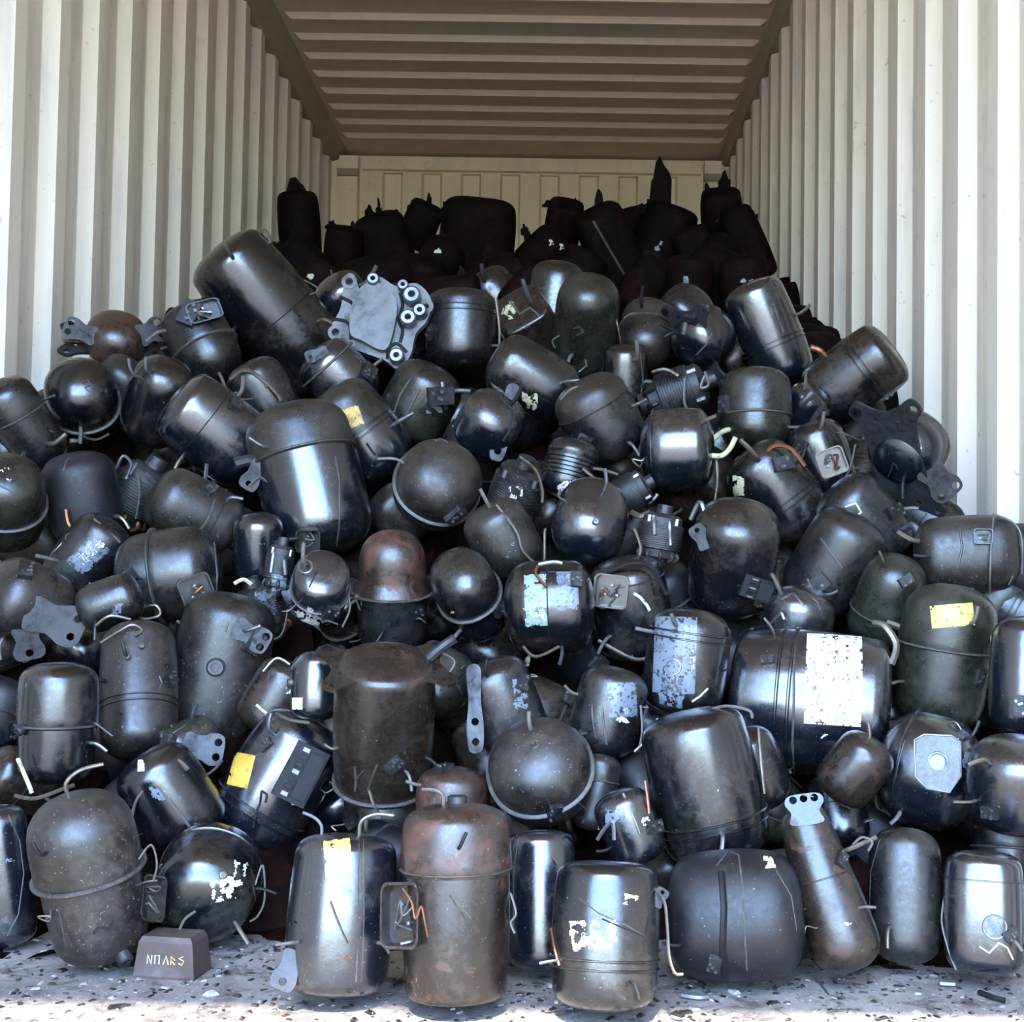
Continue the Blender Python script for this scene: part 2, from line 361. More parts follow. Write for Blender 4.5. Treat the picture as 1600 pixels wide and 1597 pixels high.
I('the dark upright one behind the mark', 'slim dark upright compressor between the brown ribbed cylinder and the cream-marked one', 846, 1405, 91, 4, 212, 112, 'blue', floor=1, zadd=.05, dt=.45, n=3, f=[('scr', 'seam', PATH(-34, -95, -42, -50, -43, 0, -42, 50), 1.5), ('wire', [(-50, 0, 30), (-58, 24, 30), (-50, 40, 30), (-56, 56, 30)], 2.2, 'copper'), ('wire', [(-2, -80, 50), (16, -62, 56), (26, -50, 60)], 2, 'pipe')])
I('the cream-marked one', 'compressor with broken cream paint mark and low double seam, foremost on the floor', 946, 1460, 88, 4, 224, 168, 'gloss', floor=1, s_=-.36, ring='double', dt=.38, db=.5, n=3.2, f=[('stk', -18, 2, 72, 44, 2, 'cream', .5), ('stk', 38, -50, 22, 16, -10, 'cream', .5), ('scr', 'dark', PATH(-5, -22, 25, -10, 58, 2), 2.2), ('scr', 'seam', PATH(-40, -52, -10, -30, 30, -14, 60, 2), 1.5), ('wire', [(74, -70, 40), (90, -50, 50), (94, -10, 60), (96, 30, 64), (104, 54, 66), (116, 56, 66)], 3, 'pipe'), ('wire', [(-84, -8, 20), (-78, 20, 40), (-70, 46, 50)], 3, 'copper'), ('lug', 78, -46, 60, 26, 22, 1)])
I('the matte black one', 'matte black dull cylinder lying on the floor, with a pale curved strap seam', 1148, 1432, 4, 4, 214, 200, 'matte', floor=1, bul=.16, dt=.5, db=.55, n=2.8, f=[('scr', 'seam', PATH(-28, -70, -10, -94, 6, -88, 12, -40, 14, 20, 18, 80), 2.4), ('scr', 'rubber', PATH(-20, -60, -16, -10, -18, 50, -14, 90), 9), ('stk', 52, -80, 16, 22, 10, 'cream', .4), ('scr', 'seam', PATH(60, -70, 84, -30, 92, 20), 1.8)])
I('the short black drum', 'short dusty black drum on the floor touching the end of the matte black cylinder', 1236, 1412, 8, -10, 130, 168, 'satin', floor=1, zadd=.07, f=[('scr', 'steel', PATH(-10, -60, 6, -30, 10, 10), 3), ('stub', -8, -50, 6, 5)])
I('the leaning brown bulb', 'brown rusted bulb-bottomed compressor leaning over, bracket with three holes at its top', 1290, 1385, 109, 6, 262, 122, 'brown', floor=1, zadd=.0, s_=.12, ring='bead', dt=.5, db=.9, tp=.62, f=[('lug', -28, -98, 100, 40, 60, 3), ('stk', 34, 56, 12, 10, 0, 'cream', .4), ('pipe', 30, -60, 40, -20, 46, 4, 'pipe'), ('wire', [(38, -60, 20), (54, -76, 30), (70, -70, 34), (64, -56, 34)], 2.6, 'wire')])
I('the plain upright oval', 'plain upright oval black compressor on the floor beside the leaning brown bulb', 1414, 1398, 90, 4, 206, 112, 'satin', floor=1, zadd=.04, dt=.75, db=.7, oy=.8, f=[('scr', 'seam', PATH(-38, -80, -52, -30, -53, 20, -46, 70, -38, 90), 1.5)])
I('the front end unit with round terminal', 'glossy blue-reflecting compressor with a round white-ringed terminal, ending the front row', 1537, 1424, 90, 6, 184, 122, 'blue', floor=1, s_=.55, ring='bead', e=3, n=3.4, dt=.5, f=[('emb', 16, 22, 17), ('stk', 16, 22, 22, 26, 0, 'foil', .15), ('scr', 'cream', PATH(-6, 52, 8, 60, 22, 44, 34, 50, 42, 66), 2.4), ('scr', 'pipe', PATH(-4, 60, 16, 56, 36, 70), 1.6), ('wire', [(-58, -20, 20), (-62, 20, 28), (-52, 60, 34), (-40, 90, 34)], 2, 'wire'), ('wire', [(58, -10, 20), (56, 40, 28), (46, 70, 34)], 2, 'wire')])
I('the black unit at the near wall', 'black compressor with a thin rim seam on the floor beside the big dusty lidded one', 2, 1372, 95, 10, 220, 96, 'blue', floor=1, f=[('scr', 'seam', PATH(10, -90, 26, -50, 32, 0, 24, 60, 8, 90), 1.6), ('stk', 12, -20, 12, 16, 0, 'foil', .4)])
# --- second row
I('the orange-stickered leaning one', 'blue-sheened compressor leaning over, with an orange sticker and a black plastic terminal block', 432, 1222, 57, 8, 225, 152, 'blue', s_=-.42, ring='double', f=[('stk', -52, -20, 32, 50, -14, 'yellow', .12), ('tblock', 44, -14, 52, 88, -28), ('scr', 'dark', PATH(-22, 12, -24, 30, -30, 44, -34, 66), 3), ('scr', 'dark', PATH(-22, 12, -14, 18, -16, 30), 3), ('stk', 28, 28, 12, 14, 0, 'white', .3)])
I('the capped brown one', 'wide brown compressor upside down with a perforated mounting plate across its top', 600, 1132, 88, 30, 240, 162, 'brown', s_=-.84, ring='lip', dt=.3, db=.25, n=3, bias=-.05, f=[('feet', .86, 104, 76, 8), ('scr', 'pipe', PATH(-44, 62, -42, 84, -44, 100), 4), ('scr', 'pipe', PATH(-10, 60, -18, 80, -24, 98), 4), ('pipe', 70, -100, 30, -20, 40, 8, 'plate'), ('wire', [(60, -100, 10), (84, -110, 10), (110, -96, 10), (96, -70, 20), (88, -50, 30)], 2.6, 'wire'), ('wire', [(-22, 96, 84), (-14, 120, 84), (-2, 136, 80)], 3, 'pipe')])
I('the low brown body', 'low dark brown compressor wedged under the wide brown upside-down one', 612, 1262, 80, 0, 120, 150, 'brown', zadd=.2, bias=.35, f=[('pipe', 20, -10, 50, 10, 50, 3, 'pipe')])
I('the round grey dome', 'round grey-dusted domed end with a pale rim, facing out above the stepped brown lid', 845, 1205, 108, 60, 150, 164, 'dusty', bias=-.08, s_=.1, ring='lip', dt=.8, f=[('scr', 'pipe', PATH(-16, -42, -8, -46, -4, -38, -12, -34, -16, -26), 2.2), ('stub', -12, -40, 4, 6)])
I('the tilted beige-shining one', 'large tilted compressor with a beige shine and a ridged double seam low down', 1102, 1228, 103, 10, 238, 172, 'gloss', s_=-.46, ring='double', dt=.4, n=2.9, bias=-.06, f=[('wire', [(0, -112, 30), (30, -122, 40), (66, -116, 40), (72, -104, 40)], 3, 'wire'), ('wire', [(82, -90, 20), (86, -30, 34), (90, 10, 34)], 3, 'pipe'), ('stk', 18, 10, 30, 14, 0, 'cream', .7)])
I('the white-labelled giant', 'largest blue-grey drum lying on its side, with a big peeling white label', 1266, 1098, -4, 4, 244, 226, 'blue', s_=-.28, ring='double', e=2.2, dt=.22, db=.22, n=3.4, bias=-.04, f=[('stk', 34, -36, 82, 136, -2, 'white', .18), ('stk', 40, 50, 74, 16, 0, 'chalk', .7), ('scr', 'seam', PATH(-22, -100, -24, -50, -24, 0, -26, 60, -24, 110), 3), ('wire', [(120, -60, 50), (128, -90, 44), (112, -118, 40), (96, -124, 30)], 7, 'pipe'), ('wire', [(112, 10, 70), (98, 40, 86), (100, 74, 88), (114, 84, 84)], 7, 'copper'), ('wire', [(104, 120, 70), (96, 140, 74), (102, 156, 74), (112, 146, 74), (108, 126, 70)], 4, 'pipe')])
I('the shield-plate one', 'compressor on its side with a shield-shaped terminal plate, beside the white-labelled drum', 1450, 1205, -12, 10, 150, 178, 'blue', s_=-.42, ring='bead', f=[('emb', 14, -14, 26), ('emb', 14, -14, 14), ('shield', 14, -12, 66, 84, 0), ('stk', 36, -42, 22, 12, 20, 'chalk', .3), ('stk', 56, -14, 14, 34, 4, 'foil', .3), ('wire', [(84, -40, 40), (90, -10, 46), (86, 30, 46), (90, 60, 40)], 4, 'pipe')])
I('the plain unit at the end wall', 'plain blue-sheened compressor against the wall, beside the one with the shield-shaped plate', 1588, 1226, 85, 20, 150, 150, 'blue', f=[('pipe', -40, -30, -20, 10, 30, 4, 'pipe')])
I('the yellow-lidded one', 'black compressor with a bright yellow sticker on its domed lid, near the wall', 1475, 1026, 82, 6, 228, 150, 'olive', s_=.14, ring='lip2', dt=.7, f=[('stk', 12, -62, 62, 34, 6, 'lemon', .12), ('wire', [(66, -40, 40), (72, -10, 46), (76, 20, 40)], 2.5, 'pipe'), ('pipe', -60, 40, -30, 20, 36, 3, 'pipe')])
I('the sliver at the wall', 'upright blue-sheened compressor against the wall beside the yellow-stickered lid', 1606, 1058, 88, 0, 190, 116, 'blue')
# --- middle, right side
I('the caged grey-brown one', 'grey-brown compressor on its side with thin frame straps, high against the wall', 1510, 866, 3, -6, 160, 122, 'dusty', e=2.6, f=[('wire', [(40, -62, 30), (36, -20, 64), (34, 30, 66), (34, 60, 40)], 2, 'wire'), ('wire', [(40, -62, 30), (70, -46, 40), (80, -20, 44), (80, 30, 40)], 2, 'wire'), ('scr', 'seam', PATH(-10, -40, -6, -10, -12, 20), 3), ('box', 24, -26, 26, 22, 0), ('pipe', -70, -20, -30, -20, 30, 4, 'pipe')])
I('the brown-topped dome', 'small dull brown dome with a blue glint, tucked beside the yellow-stickered lid', 1386, 938, 70, 20, 150, 104, 'olive', s_=-.3, ring='lip2', dt=.9, f=[('wire', [(0, 34, 50), (22, 44, 54), (30, 70, 54), (24, 84, 50)], 7, 'pipe')])
I('the grey satin one with a rod', 'grey satin compressor with a short rod and loose scrap, above the white-labelled drum', 1303, 878, 60, 10, 165, 124, 'satin', f=[('scr', 'steel', PATH(-20, -36, -4, -12, 12, 10), 3), ('core', -24, 34, 40), ('wire', [(-40, 26, 60), (-30, 44, 62), (-10, 50, 62), (6, 44, 60)], 3, 'steel')])
I('the chalk-marked one', 'grey compressor with looping white chalk marks, below the one with the hole-punched bracket', 1352, 815, 130, 12, 150, 112, 'satin', f=[('scr', 'chalk', PATH(-30, -22, -14, -28, -6, -14, -18, -4, -24, -14, -12, 4, -2, 0, 2, 14, -8, 24, -10, 30), 2.6), ('pipe', 60, 10, 4, 26, 40, 6, 'steel')])
I('the beige-bellied gloss one', 'glossy compressor with a white-beige glare and a torn black bracket on its flank', 1146, 872, 82, 26, 185, 136, 'gloss', dt=.6, f=[('lug', -42, -20, 120, 34, 26, 1), ('wire', [(-66, -60, 20), (-52, -86, 30), (-44, -70, 36)], 5, 'steel'), ('tblock', 42, 56, 50, 34, -20), ('core', 44, 60, 36)])
I('the double-lined diagonal one', 'glossy beige-shining compressor lying diagonally with two dark lines across it', 1216, 770, 127, 6, 168, 116, 'gloss', s_=-.22, ring='double', f=[('wire', [(-20, -60, 50), (-4, -72, 50), (20, -66, 50), (40, -40, 56)], 4, 'copper'), ('pipe', -30, -50, -30, -30, 40, 4, 'pipe'), ('stk', -60, -10, 18, 34, 0, 'cream', .3)])
I('the boxed dark one', 'dark compressor wrapped in stray wires under the tilted one against the wall', 1284, 716, 110, 0, 120, 92, 'gloss', f=[('box', 14, 6, 40, 40, 20), ('wire', [(50, -20, 40), (40, 20, 50), (14, 60, 50)], 2, 'wire')])
I('the white-lined olive one', 'dull olive-black compressor with two white rings of shine around its waist', 1180, 640, 90, -12, 130, 116, 'olive', s_=-.2, ring='lip2', dt=.5, f=[('pipe', -40, 30, -30, 30, 40, 4, 'cream')])
I('the tilted one against the wall', 'blue and brown gloss compressor tilted up against the bare wall', 1333, 590, 36, 8, 152, 116, 'gloss', s_=.36, ring='double', lmat='brown', dt=.35, n=3, f=[('wire', [(-70, 10, 20), (-66, 40, 30), (-50, 60, 40), (-34, 70, 44)], 3, 'pipe'), ('pipe', -44, -36, -30, -10, 20, 5, 'copper')])
I('the small green-tinted stub', 'small dark compressor end just below the tilted one against the wall', 1254, 640, 60, 20, 80, 66, 'blue', f=[('pipe', 0, -10, 30, -30, 30, 6, 'steel')])
I('the tall wall-side cylinder', 'tall slim black cylinder compressor leaning back, with blue sheen and a banded waist', 1202, 520, 112, 0, 170, 98, 'blue', s_=-.22, ring='double', dt=.45, f=[('scr', 'seam', PATH(6, -46, 14, -20, 22, 0), 2.2), ('wire', [(-48, -50, 30), (-30, -74, 30), (-4, -82, 26)], 3, 'wire')])
I('the hole-punched bracket one', 'blue-sheened compressor lying with its steel bracket of punched holes facing out, against the wall', 1418, 702, 52, -52, 100, 122, 'blue', db=.9, f=[('feet', -.75, 108, 60, 45), ('scr', 'chalk', PATH(16, -10, 20, 0), 2.5), ('core', -58, -24, 34), ('lug', 34, 34, -50, 52, 50, 3)], rim=1)
I('the upper bracketed one', 'blue-sheened compressor with a scalloped bracket near the dark rear heap', 1098, 528, 38, -45, 92, 92, 'blue', db=.8, f=[('feet', -.5, 70, 46, 30), ('scr', 'steel', PATH(-30, -6, -26, -24, -8, -42, 8, -48), 5), ('scr', 'seam', PATH(-10, 26, 4, 12, 14, -6), 3)])
I('the pale dome below the heap', 'pale grey-bellied domed compressor with an arched rim, just below the dark rear heap', 1010, 522, 265, 40, 112, 86, 'dusty', s_=-.1, ring='lip', dt=1.0, f=[])
I('the olive pointed oval', 'olive-dusted oval compressor standing tall below the dark rear heap', 915, 512, 84, 26, 172, 100, 'olive', dt=.9, db=.8, f=[('scr', 'seam', PATH(-18, 2, -10, -2, -4, 6, -14, 12), 2), ('wire', [(42, -40, 20), (50, 0, 30), (56, 30, 24)], 2, 'pipe')])
I('the flat-ended brown one', 'dark brown box-ended compressor with bright chipped edges beside the olive oval', 828, 512, 120, 46, 100, 88, 'brown', n=5, dt=.2, e=4, f=[('scr', 'steel', PATH(-30, -40, -16, -20, 0, -30, 14, -18), 3), ('wire', [(-40, -30, 30), (-46, 0, 30), (-34, 26, 34)], 3, 'pipe'), ('stk', -30, -26, 20, 26, -30, 'cream', .4)])
I('the cream-daubed one', 'black gloss compressor with a slanting white glare and cream daubs, below the box-ended one', 832, 592, 150, 4, 145, 104, 'gloss', f=[('stk', -4, 34, 30, 40, 0, 'cream', .6), ('wire', [(-56, -30, 30), (-62, 6, 34), (-46, 20, 40), (-40, 28, 40)], 3, 'pipe')])
I('the upright one beside the alloy plate', 'upright dark compressor with a double ring near its top, beside the cast aluminium housing', 720, 516, 89, -10, 128, 110, 'satin', s_=.45, ring='double', dt=.4, f=[('wire', [(54, -50, 20), (60, 0, 24), (58, 40, 20)], 3, 'pipe')])
I('the long cylinder', 'longest black cylinder compressor, lying diagonally below the dark rear heap, with wire loop', 428, 490, 131, 4, 262, 140, 'gloss', s_=-.05, ring='line', dt=.45, db=.3, f=[('wire', [(-30, -92, 20), (-24, -118, 20), (-12, -124, 20), (-4, -106, 24)], 4, 'pipe'), ('pipe', -60, -80, -20, -30, 26, 3, 'pipe')])
I('the blue-bellied stub', 'short blue-shining compressor butted against the lower end of the long cylinder', 532, 592, 133, 2, 118, 104, 'blue', s_=.5, ring='lip', bias=.0, f=[('lug', -24, -40, 200, 30, 20, 1), ('scr', 'dark', PATH(18, 4, 26, -2, 38, 2), 3)])
I('the ringed dome below the box', 'dark compressor with pale curved rim and studded terminal box, beside the longest cylinder', 318, 540, 118, -22, 134, 104, 'satin', s_=-.1, ring='lip', dt=.4, db=1.0, f=[('core', -20, -46, 44), ('box', 0, -50, 50, 30, 20), ('pipe', -56, -20, -20, 20, 30, 3, 'wire')])
I('the rusty dome with ears', 'rusty orange-brown dome with two hole-punched ears, topmost beside the corrugated wall', 182, 528, 86, 40, 76, 94, 'rust', dt=.9, f=[('feet', -.35, 86, 40, 0), ('lug', -36, -2, 160, 42, 34, 2), ('lug', 38, -6, 25, 36, 40, 2), ('pipe', -56, 8, -30, 0, 26, 3, 'pipe'), ('wire', [(60, -10, 10), (72, -14, 8), (78, 6, 6), (66, 14, 6)], 3, 'wire')])
I('the black ball', 'smooth black ball-shaped compressor end with a thin rim, below the rusty eared dome', 128, 620, 105, 62, 124, 110, 'gloss', s_=-.3, ring='lip', dt=.85, f=[('scr', 'seam', PATH(2, -20, 8, -26, 12, -18, 4, -14, 10, -8), 1.8), ('wire', [(0, 60, 20), (20, 66, 20), (40, 56, 20)], 2.5, 'pipe')])
I('the tilted oval beside the ball', 'tilted oval black compressor with a crescent glare, beside the black ball', 246, 628, 74, 26, 148, 98, 'gloss', dt=.9, db=.8, f=[('stk', 10, 4, 24, 16, 0, 'foil', .7)])
I('the shadowed shell by the wall', 'dusty black shell with a lip, lowest against the corrugated wall beside the black ball', 34, 662, 122, 10, 150, 96, 'satin', s_=.2, ring='lip', f=[('pipe', 40, 30, 20, -20, 30, 4, 'pipe')])
I('the grey end with white flecks', 'grey-green domed end with a pale rim and white flecks, against the corrugated wall', 8, 785, 90, 48, 160, 122, 'olive', s_=.0, ring='lip', dt=.8, f=[('stk', 0, -40, 30, 30, 20, 'white', .72), ('scr', 'seam', PATH(-10, -26, 6, -18, 18, -6), 2)])
I('the big blue-shining one with a seam', 'large blue-shining compressor with one dark cross seam, above the grey bright-banded one', 338, 674, 143, 6, 168, 130, 'blue', s_=.3, ring='line', dt=.4, f=[('wire', [(-14, 50, 50), (-16, 70, 56), (-20, 90, 56)], 4, 'steel'), ('pipe', -50, 40, -10, 40, 34, 3, 'pipe')])
I('the pipe cluster one', 'dark compressor topped by a tangle of bent brass-coloured pipes beside the big lidded pair', 412, 615, 120, 0, 110, 92, 'satin', f=[('wire', [(-50, -20, 40), (-30, -34, 44), (-6, -26, 48), (6, -10, 50)], 3.5, 'pipe'), ('wire', [(-24, -36, 44), (0, -20, 50), (20, 0, 54), (26, 10, 54)], 4, 'pipe'), ('wire', [(-50, 10, 40), (-40, 0, 44), (-30, 20, 46), (-14, 34, 46)], 3, 'steel')])
I('the dusky one below the ball', 'dusky purple-black compressor with a bent copper stub, below the black ball', 130, 778, 100, 6, 145, 112, 'matte', f=[('wire', [(-24, 18, 56), (-20, 40, 60), (-8, 52, 60)], 4, 'copper'), ('scr', 'seam', PATH(-28, -40, -24, -56, -20, -60), 2.5)])
I('the silver-scrap core', 'oily motor core with bright steel scraps, beside the grey bright-banded one', 214, 770, 58, 8, 130, 92, 'core', kind='core', f=[('wire', [(-30, -36, 40), (-20, -56, 44), (-8, -44, 46), (-14, -24, 46)], 3, 'steel'), ('scr', 'steel', PATH(-16, -20, 0, -44), 6), ('scr', 'steel', PATH(12, -30, 26, -16), 6), ('wire', [(0, -30, 50), (4, 0, 54), (-2, 40, 54)], 2, 'wire')])
I('the bright-banded grey one', 'grey dusted compressor with a bright diagonal band, resting on the big ringed drum', 304, 800, 152, 10, 145, 108, 'dusty', s_=-.35, ring='bead', f=[('wire', [(30, -20, 50), (20, 10, 56), (8, 30, 56)], 3, 'seam')])
I('the big ringed drum', 'big dark drum with torn opening and seam ring, below the grey bright-banded one', 265, 898, 8, 12, 160, 148, 'satin', s_=-.2, ring='lip', f=[('box', 38, 24, 46, 50, 20), ('scr', 'seam', PATH(66, -50, 70, 0, 68, 40), 3), ('wire', [(-40, 50, 60), (-20, 46, 66), (-14, 60, 66), (-34, 66, 64), (-60, 60, 60)], 3, 'pipe'), ('wire', [(10, 70, 66), (24, 78, 66), (36, 74, 66)], 4, 'pipe')])
I('the crumpled-foil one', 'dark compressor with a crumpled silver-white label, beside the big ringed drum', 138, 868, 52, 8, 132, 98, 'satin', f=[('stk', 0, 0, 56, 34, 45, 'foil', .25), ('stk', 4, -8, 50, 22, 45, 'white', .45), ('wire', [(8, -56, 40), (30, -36, 46), (46, -20, 46)], 2.5, 'wire')])
I('the small grey lump', 'small grey-purple compressor end just under the crumpled silver label', 172, 942, 20, 10, 100, 78, 'satin', f=[('stk', 10, 10, 18, 18, 0, 'foil', .5), ('wire', [(-20, 34, 40), (0, 20, 46), (30, 26, 44)], 3, 'pipe')])
I('the bracketed one at the left end', 'dusty compressor with a steel foot bracket of two holes, far left of its row', 40, 942, 152, 24, 135, 128, 'dusty', s_=-.1, ring='line', dt=.7, f=[('lug', 14, 18, -22, 74, 64, 2), ('lug', 0, 44, -80, 44, 46, 1), ('wire', [(94, -30, 0), (104, 10, 6), (96, 50, 6)], 2.4, 'wire'), ('wire', [(84, 20, 30), (76, 44, 34), (70, 56, 34)], 3, 'pipe')])
I('the clamp-banded one', 'upright black compressor with a steel clamp band round its middle and a yellow-tipped wire', 90, 1130, 88, 6, 190, 122, 'gloss', s_=-.02, ring='lip', lr=1.0, dt=.5, f=[('stub', -50, 6, 8, 10), ('wire', [(-56, 50, 50), (-48, 70, 56), (-40, 90, 60), (-36, 102, 60)], 4, 'cream'), ('wire', [(-60, 104, 60), (-30, 110, 64), (10, 98, 64), (24, 94, 64)], 4, 'pipe')])
I('the grey one with arched rings', 'grey-dusted compressor with two arched rings, upright beside the clamp-banded one', 217, 1078, 90, -20, 218, 118, 'dusty', s_=-.28, ring='double', dt=.6, f=[('stub', 4, -66, 5, 6), ('stub', -16, -50, 5, 6), ('scr', 'seam', PATH(30, -20, 34, -10, 30, 0), 3), ('wire', [(-56, -74, 20), (-30, -90, 30), (-10, -100, 34), (4, -92, 34), (-6, -84, 34)], 3, 'pipe')])
I('the tall dusty brown one', 'tall dusty brown compressor with a scrap bracket over its shoulder', 342, 1046, 78, 6, 242, 148, 'dusty', lmat='brown', f=[('lug', 30, -60, -30, 50, 40, 2), ('stub', -4, -4, 14, 14), ('scr', 'pipe', PATH(10, -56, 14, -72, 30, -70, 60, -40), 2), ('core', 50, -40, 40)])
I('the glinting scrap core', 'small oily motor core with bright glints beside the blue button-faced one', 408, 952, 110, 10, 105, 84, 'core', kind='core', f=[('stk', 8, -10, 30, 40, 10, 'foil', .4), ('wire', [(-40, -40, 30), (-26, -46, 34), (-14, -38, 36)], 4, 'cream'), ('wire', [(40, 0, 30), (30, 40, 40), (0, 50, 44)], 2, 'wire'), ('stk', -20, 26, 12, 14, 0, 'white', .2)])
I('the blue button-faced one', 'bright blue-faced oval compressor end with an embossed ring and a white smear', 500, 920, 82, 58, 110, 100, 'blue', dt=.5, n=3, s_=.1, ring='lip2', ox=.92, f=[('emb', -22, -34, 10), ('scr', 'dark', PATH(-4, -28, -16, -2), 2.2), ('stk', -18, 46, 34, 36, 20, 'chalk', .42), ('wire', [(40, 0, 10), (46, 30, 10), (34, 60, 14)], 2, 'wire')])
I('the mushroom-lidded rusty one', 'rusty mushroom-shaped lid with a flared pale rim on a dark narrow body', 613, 925, 90, 16, 196, 122, 'satin', s_=.08, ring='flare', lr=.98, br=.9, dt=.85, lmat='rust', f=[('stub', -56, 8, 5, 6)])
I('the dark oval with a crescent glare', 'dark upright oval with a crescent glare and pale rim, beside the mushroom-lidded one', 733, 928, 118, 40, 150, 128, 'gloss', ox=.8, s_=.0, ring='lip', dt=.8, f=[('stk', -24, 30, 8, 14, 0, 'cream', .6)])
I('the pale-rimmed speckled dome', 'speckled round dome with a continuous pale rim, above the mushroom-lidded one', 684, 757, 62, 58, 130, 136, 'dusty', s_=-.05, ring='lip', dt=.8, bias=-.03, f=[('scr', 'pipe', PATH(-6, -66, 4, -70, 16, -64), 4)])
I('the big two-ringed one', 'big compressor with twin arched rings, dark dusty lid and a bright blue glare', 484, 750, 104, -14, 246, 172, 'blue', s_=.28, ring='lip2', dt=.55, lmat='dusty', bias=-.04, f=[('scr', 'seam', PATH(38, -36, 44, 0, 44, 60, 40, 100), 2.2), ('box', -2, 88, 34, 34, 0), ('lug', -76, -20, 240, 40, 30, 1), ('pipe', -84, -30, -20, 6, 24, 9, 'plate')])
I('the orange-stickered upper one', 'compressor with a torn orange sticker and ring seam behind the big two-ringed one', 562, 676, 128, 2, 165, 122, 'blue', s_=.0, ring='double', lmat='olive', f=[('stk', -14, -22, 34, 30, 20, 'orange', .2), ('scr', 'dark', PATH(10, 16, 20, 30, 24, 34), 3)])
I('the small blue glint one', 'small dark compressor with a soft blue glint, below the big two-ringed one', 404, 856, 90, 10, 112, 78, 'blue', f=[('wire', [(30, 0, 30), (34, 30, 34), (28, 60, 34)], 4, 'steel')])
I('the splintered scrap core', 'broken motor core with bright splinters beside the blue button-faced one', 436, 884, 80, 0, 90, 50, 'core', kind='core', f=[('scr', 'steel', PATH(-8, -20, -12, 10), 5), ('scr', 'steel', PATH(8, -10, 10, 14), 5), ('stk', 0, 26, 22, 26, 0, 'foil', .3)])
I('the bolt-studded core', 'bolt-studded oily motor core above the blue egg-shaped one', 806, 765, 70, 20, 112, 88, 'core', kind='core', f=[('stk', 0, 8, 24, 28, 0, 'white', .6), ('wire', [(6, -50, 40), (30, -30, 44), (40, 0, 44), (40, 20, 44)], 3, 'pipe')])
I('the dusty wired one', 'dusty compressor crossed by a thin bent wire, above the white-patched drum', 786, 840, 120, 10, 118, 104, 'dusty', f=[('wire', [(-10, -50, 46), (20, -10, 54), (30, 20, 54), (50, 40, 50)], 2.5, 'wire'), ('stk', 10, 20, 20, 30, 0, 'foil', .7), ('wire', [(64, -10, 30), (64, 30, 34), (62, 60, 34)], 2.5, 'pipe')])
I('the ribbed greenish box one', 'greenish-black compressor ribbed with silver edges, below the cast aluminium housing', 656, 628, 62, 8, 125, 112, 'olive', f=[('scr', 'seam', PATH(-40, 20, -30, -10, -14, -34), 3), ('scr', 'seam', PATH(-20, 20, -10, 0, 0, -20), 3), ('core', 30, -10, 44), ('stk', 20, 4, 24, 30, 10, 'foil', .4), ('scr', 'steel', PATH(34, -30, 40, 10), 5)])
I('the two-hole lug one', 'blue-shining round compressor with a long steel lug of two holes hanging off its side', 766, 662, 60, 36, 100, 104, 'blue', dt=.8, f=[('lug2', 36, -46, -104, 104, 26), ('scr', 'dark', PATH(16, -40, 34, -20, 30, 10, 20, 26), 3)])
I('the round-tabbed satin one', 'dark satin compressor with a round-holed tab and scuffed shoulder, mid-pile', 938, 655, 118, 10, 138, 120, 'satin', lmat='dusty', s_=.35, ring='bead', f=[('lug', -24, 30, 230, 30, 24, 1), ('wire', [(-60, -30, 30), (-44, -46, 36), (-20, -48, 40), (-10, -30, 46), (-30, -20, 46)], 3, 'wire'), ('pipe', 50, -20, 20, -10, 20, 3, 'pipe')])
I('the finned one', 'small finned compressor with stacked ridges and a white tag, above the blue egg-shaped one', 890, 732, 76, -8, 95, 84, 'satin', fins=1, f=[('stk', -4, 32, 30, 26, 10, 'white', .4), ('wire', [(20, 0, 40), (36, 14, 44), (44, 30, 44)], 3, 'pipe')])
I('the blue egg', 'blue egg-shaped dome with a small dark nipple, in the middle of the pile', 922, 816, 255, 44, 140, 116, 'blue', dt=1.0, db=.8, bias=-.03, f=[('stub', 8, 0, 5, 8), ('wire', [(-70, 10, 0), (-72, 40, 6), (-72, 70, 6)], 2.5, 'wire'), ('wire', [(-84, 20, 0), (-86, 60, 6), (-84, 80, 6)], 2, 'pipe')])
I('the blue-banded short one', 'short compressor lying across, with a level blue band of sheen and an end seam', 1058, 702, 2, 4, 116, 128, 'blue', s_=-.62, ring='bead', dt=.4, f=[('wire', [(60, 10, 20), (62, 50, 30), (56, 90, 30)], 3, 'pipe'), ('wire', [(-60, 66, 40), (-50, 84, 44), (-36, 76, 44), (-30, 68, 44)], 4, 'steel'), ('pipe', 54, 10, 20, -40, 40, 4, 'cream')])
I('the dusty block', 'dusty rough-cast motor core wedged beside the blue egg-shaped one', 986, 770, 30, 0, 80, 70, 'core', kind='core', f=[('wire', [(0, 30, 30), (14, 36, 34), (30, 30, 34)], 6, 'pipe')])
I('the narrow glint one', 'narrow compressor with a milky upright glint, below the pale grey-bellied dome', 976, 592, 88, 0, 108, 72, 'gloss', f=[('scr', 'seam', PATH(24, -40, 28, 0, 24, 40), 2)])
I('the comb-ribbed core', 'oily ribbed motor core with dangling wires below the scalloped bracket', 1060, 612, 20, 4, 125, 84, 'core', kind='core', f=[('wire', [(-40, -30, 40), (-20, -34, 44), (0, -24, 46)], 4, 'pipe'), ('wire', [(10, -20, 44), (10, 20, 48), (26, 36, 48)], 3, 'steel'), ('wire', [(40, -30, 40), (46, -10, 42), (34, -6, 42), (40, -24, 42)], 3, 'wire')])
I('the fluted small one', 'small blue-glinting motor core in the gap beside the blue egg-shaped one', 1032, 836, 80, 0, 95, 78, 'core', kind='core', f=[('scr', 'steel', PATH(-10, -30, -8, 0), 6), ('scr', 'steel', PATH(14, -20, 16, 16), 5), ('wire', [(-40, -10, 30), (-30, 20, 34), (-36, 40, 34)], 3, 'pipe')])
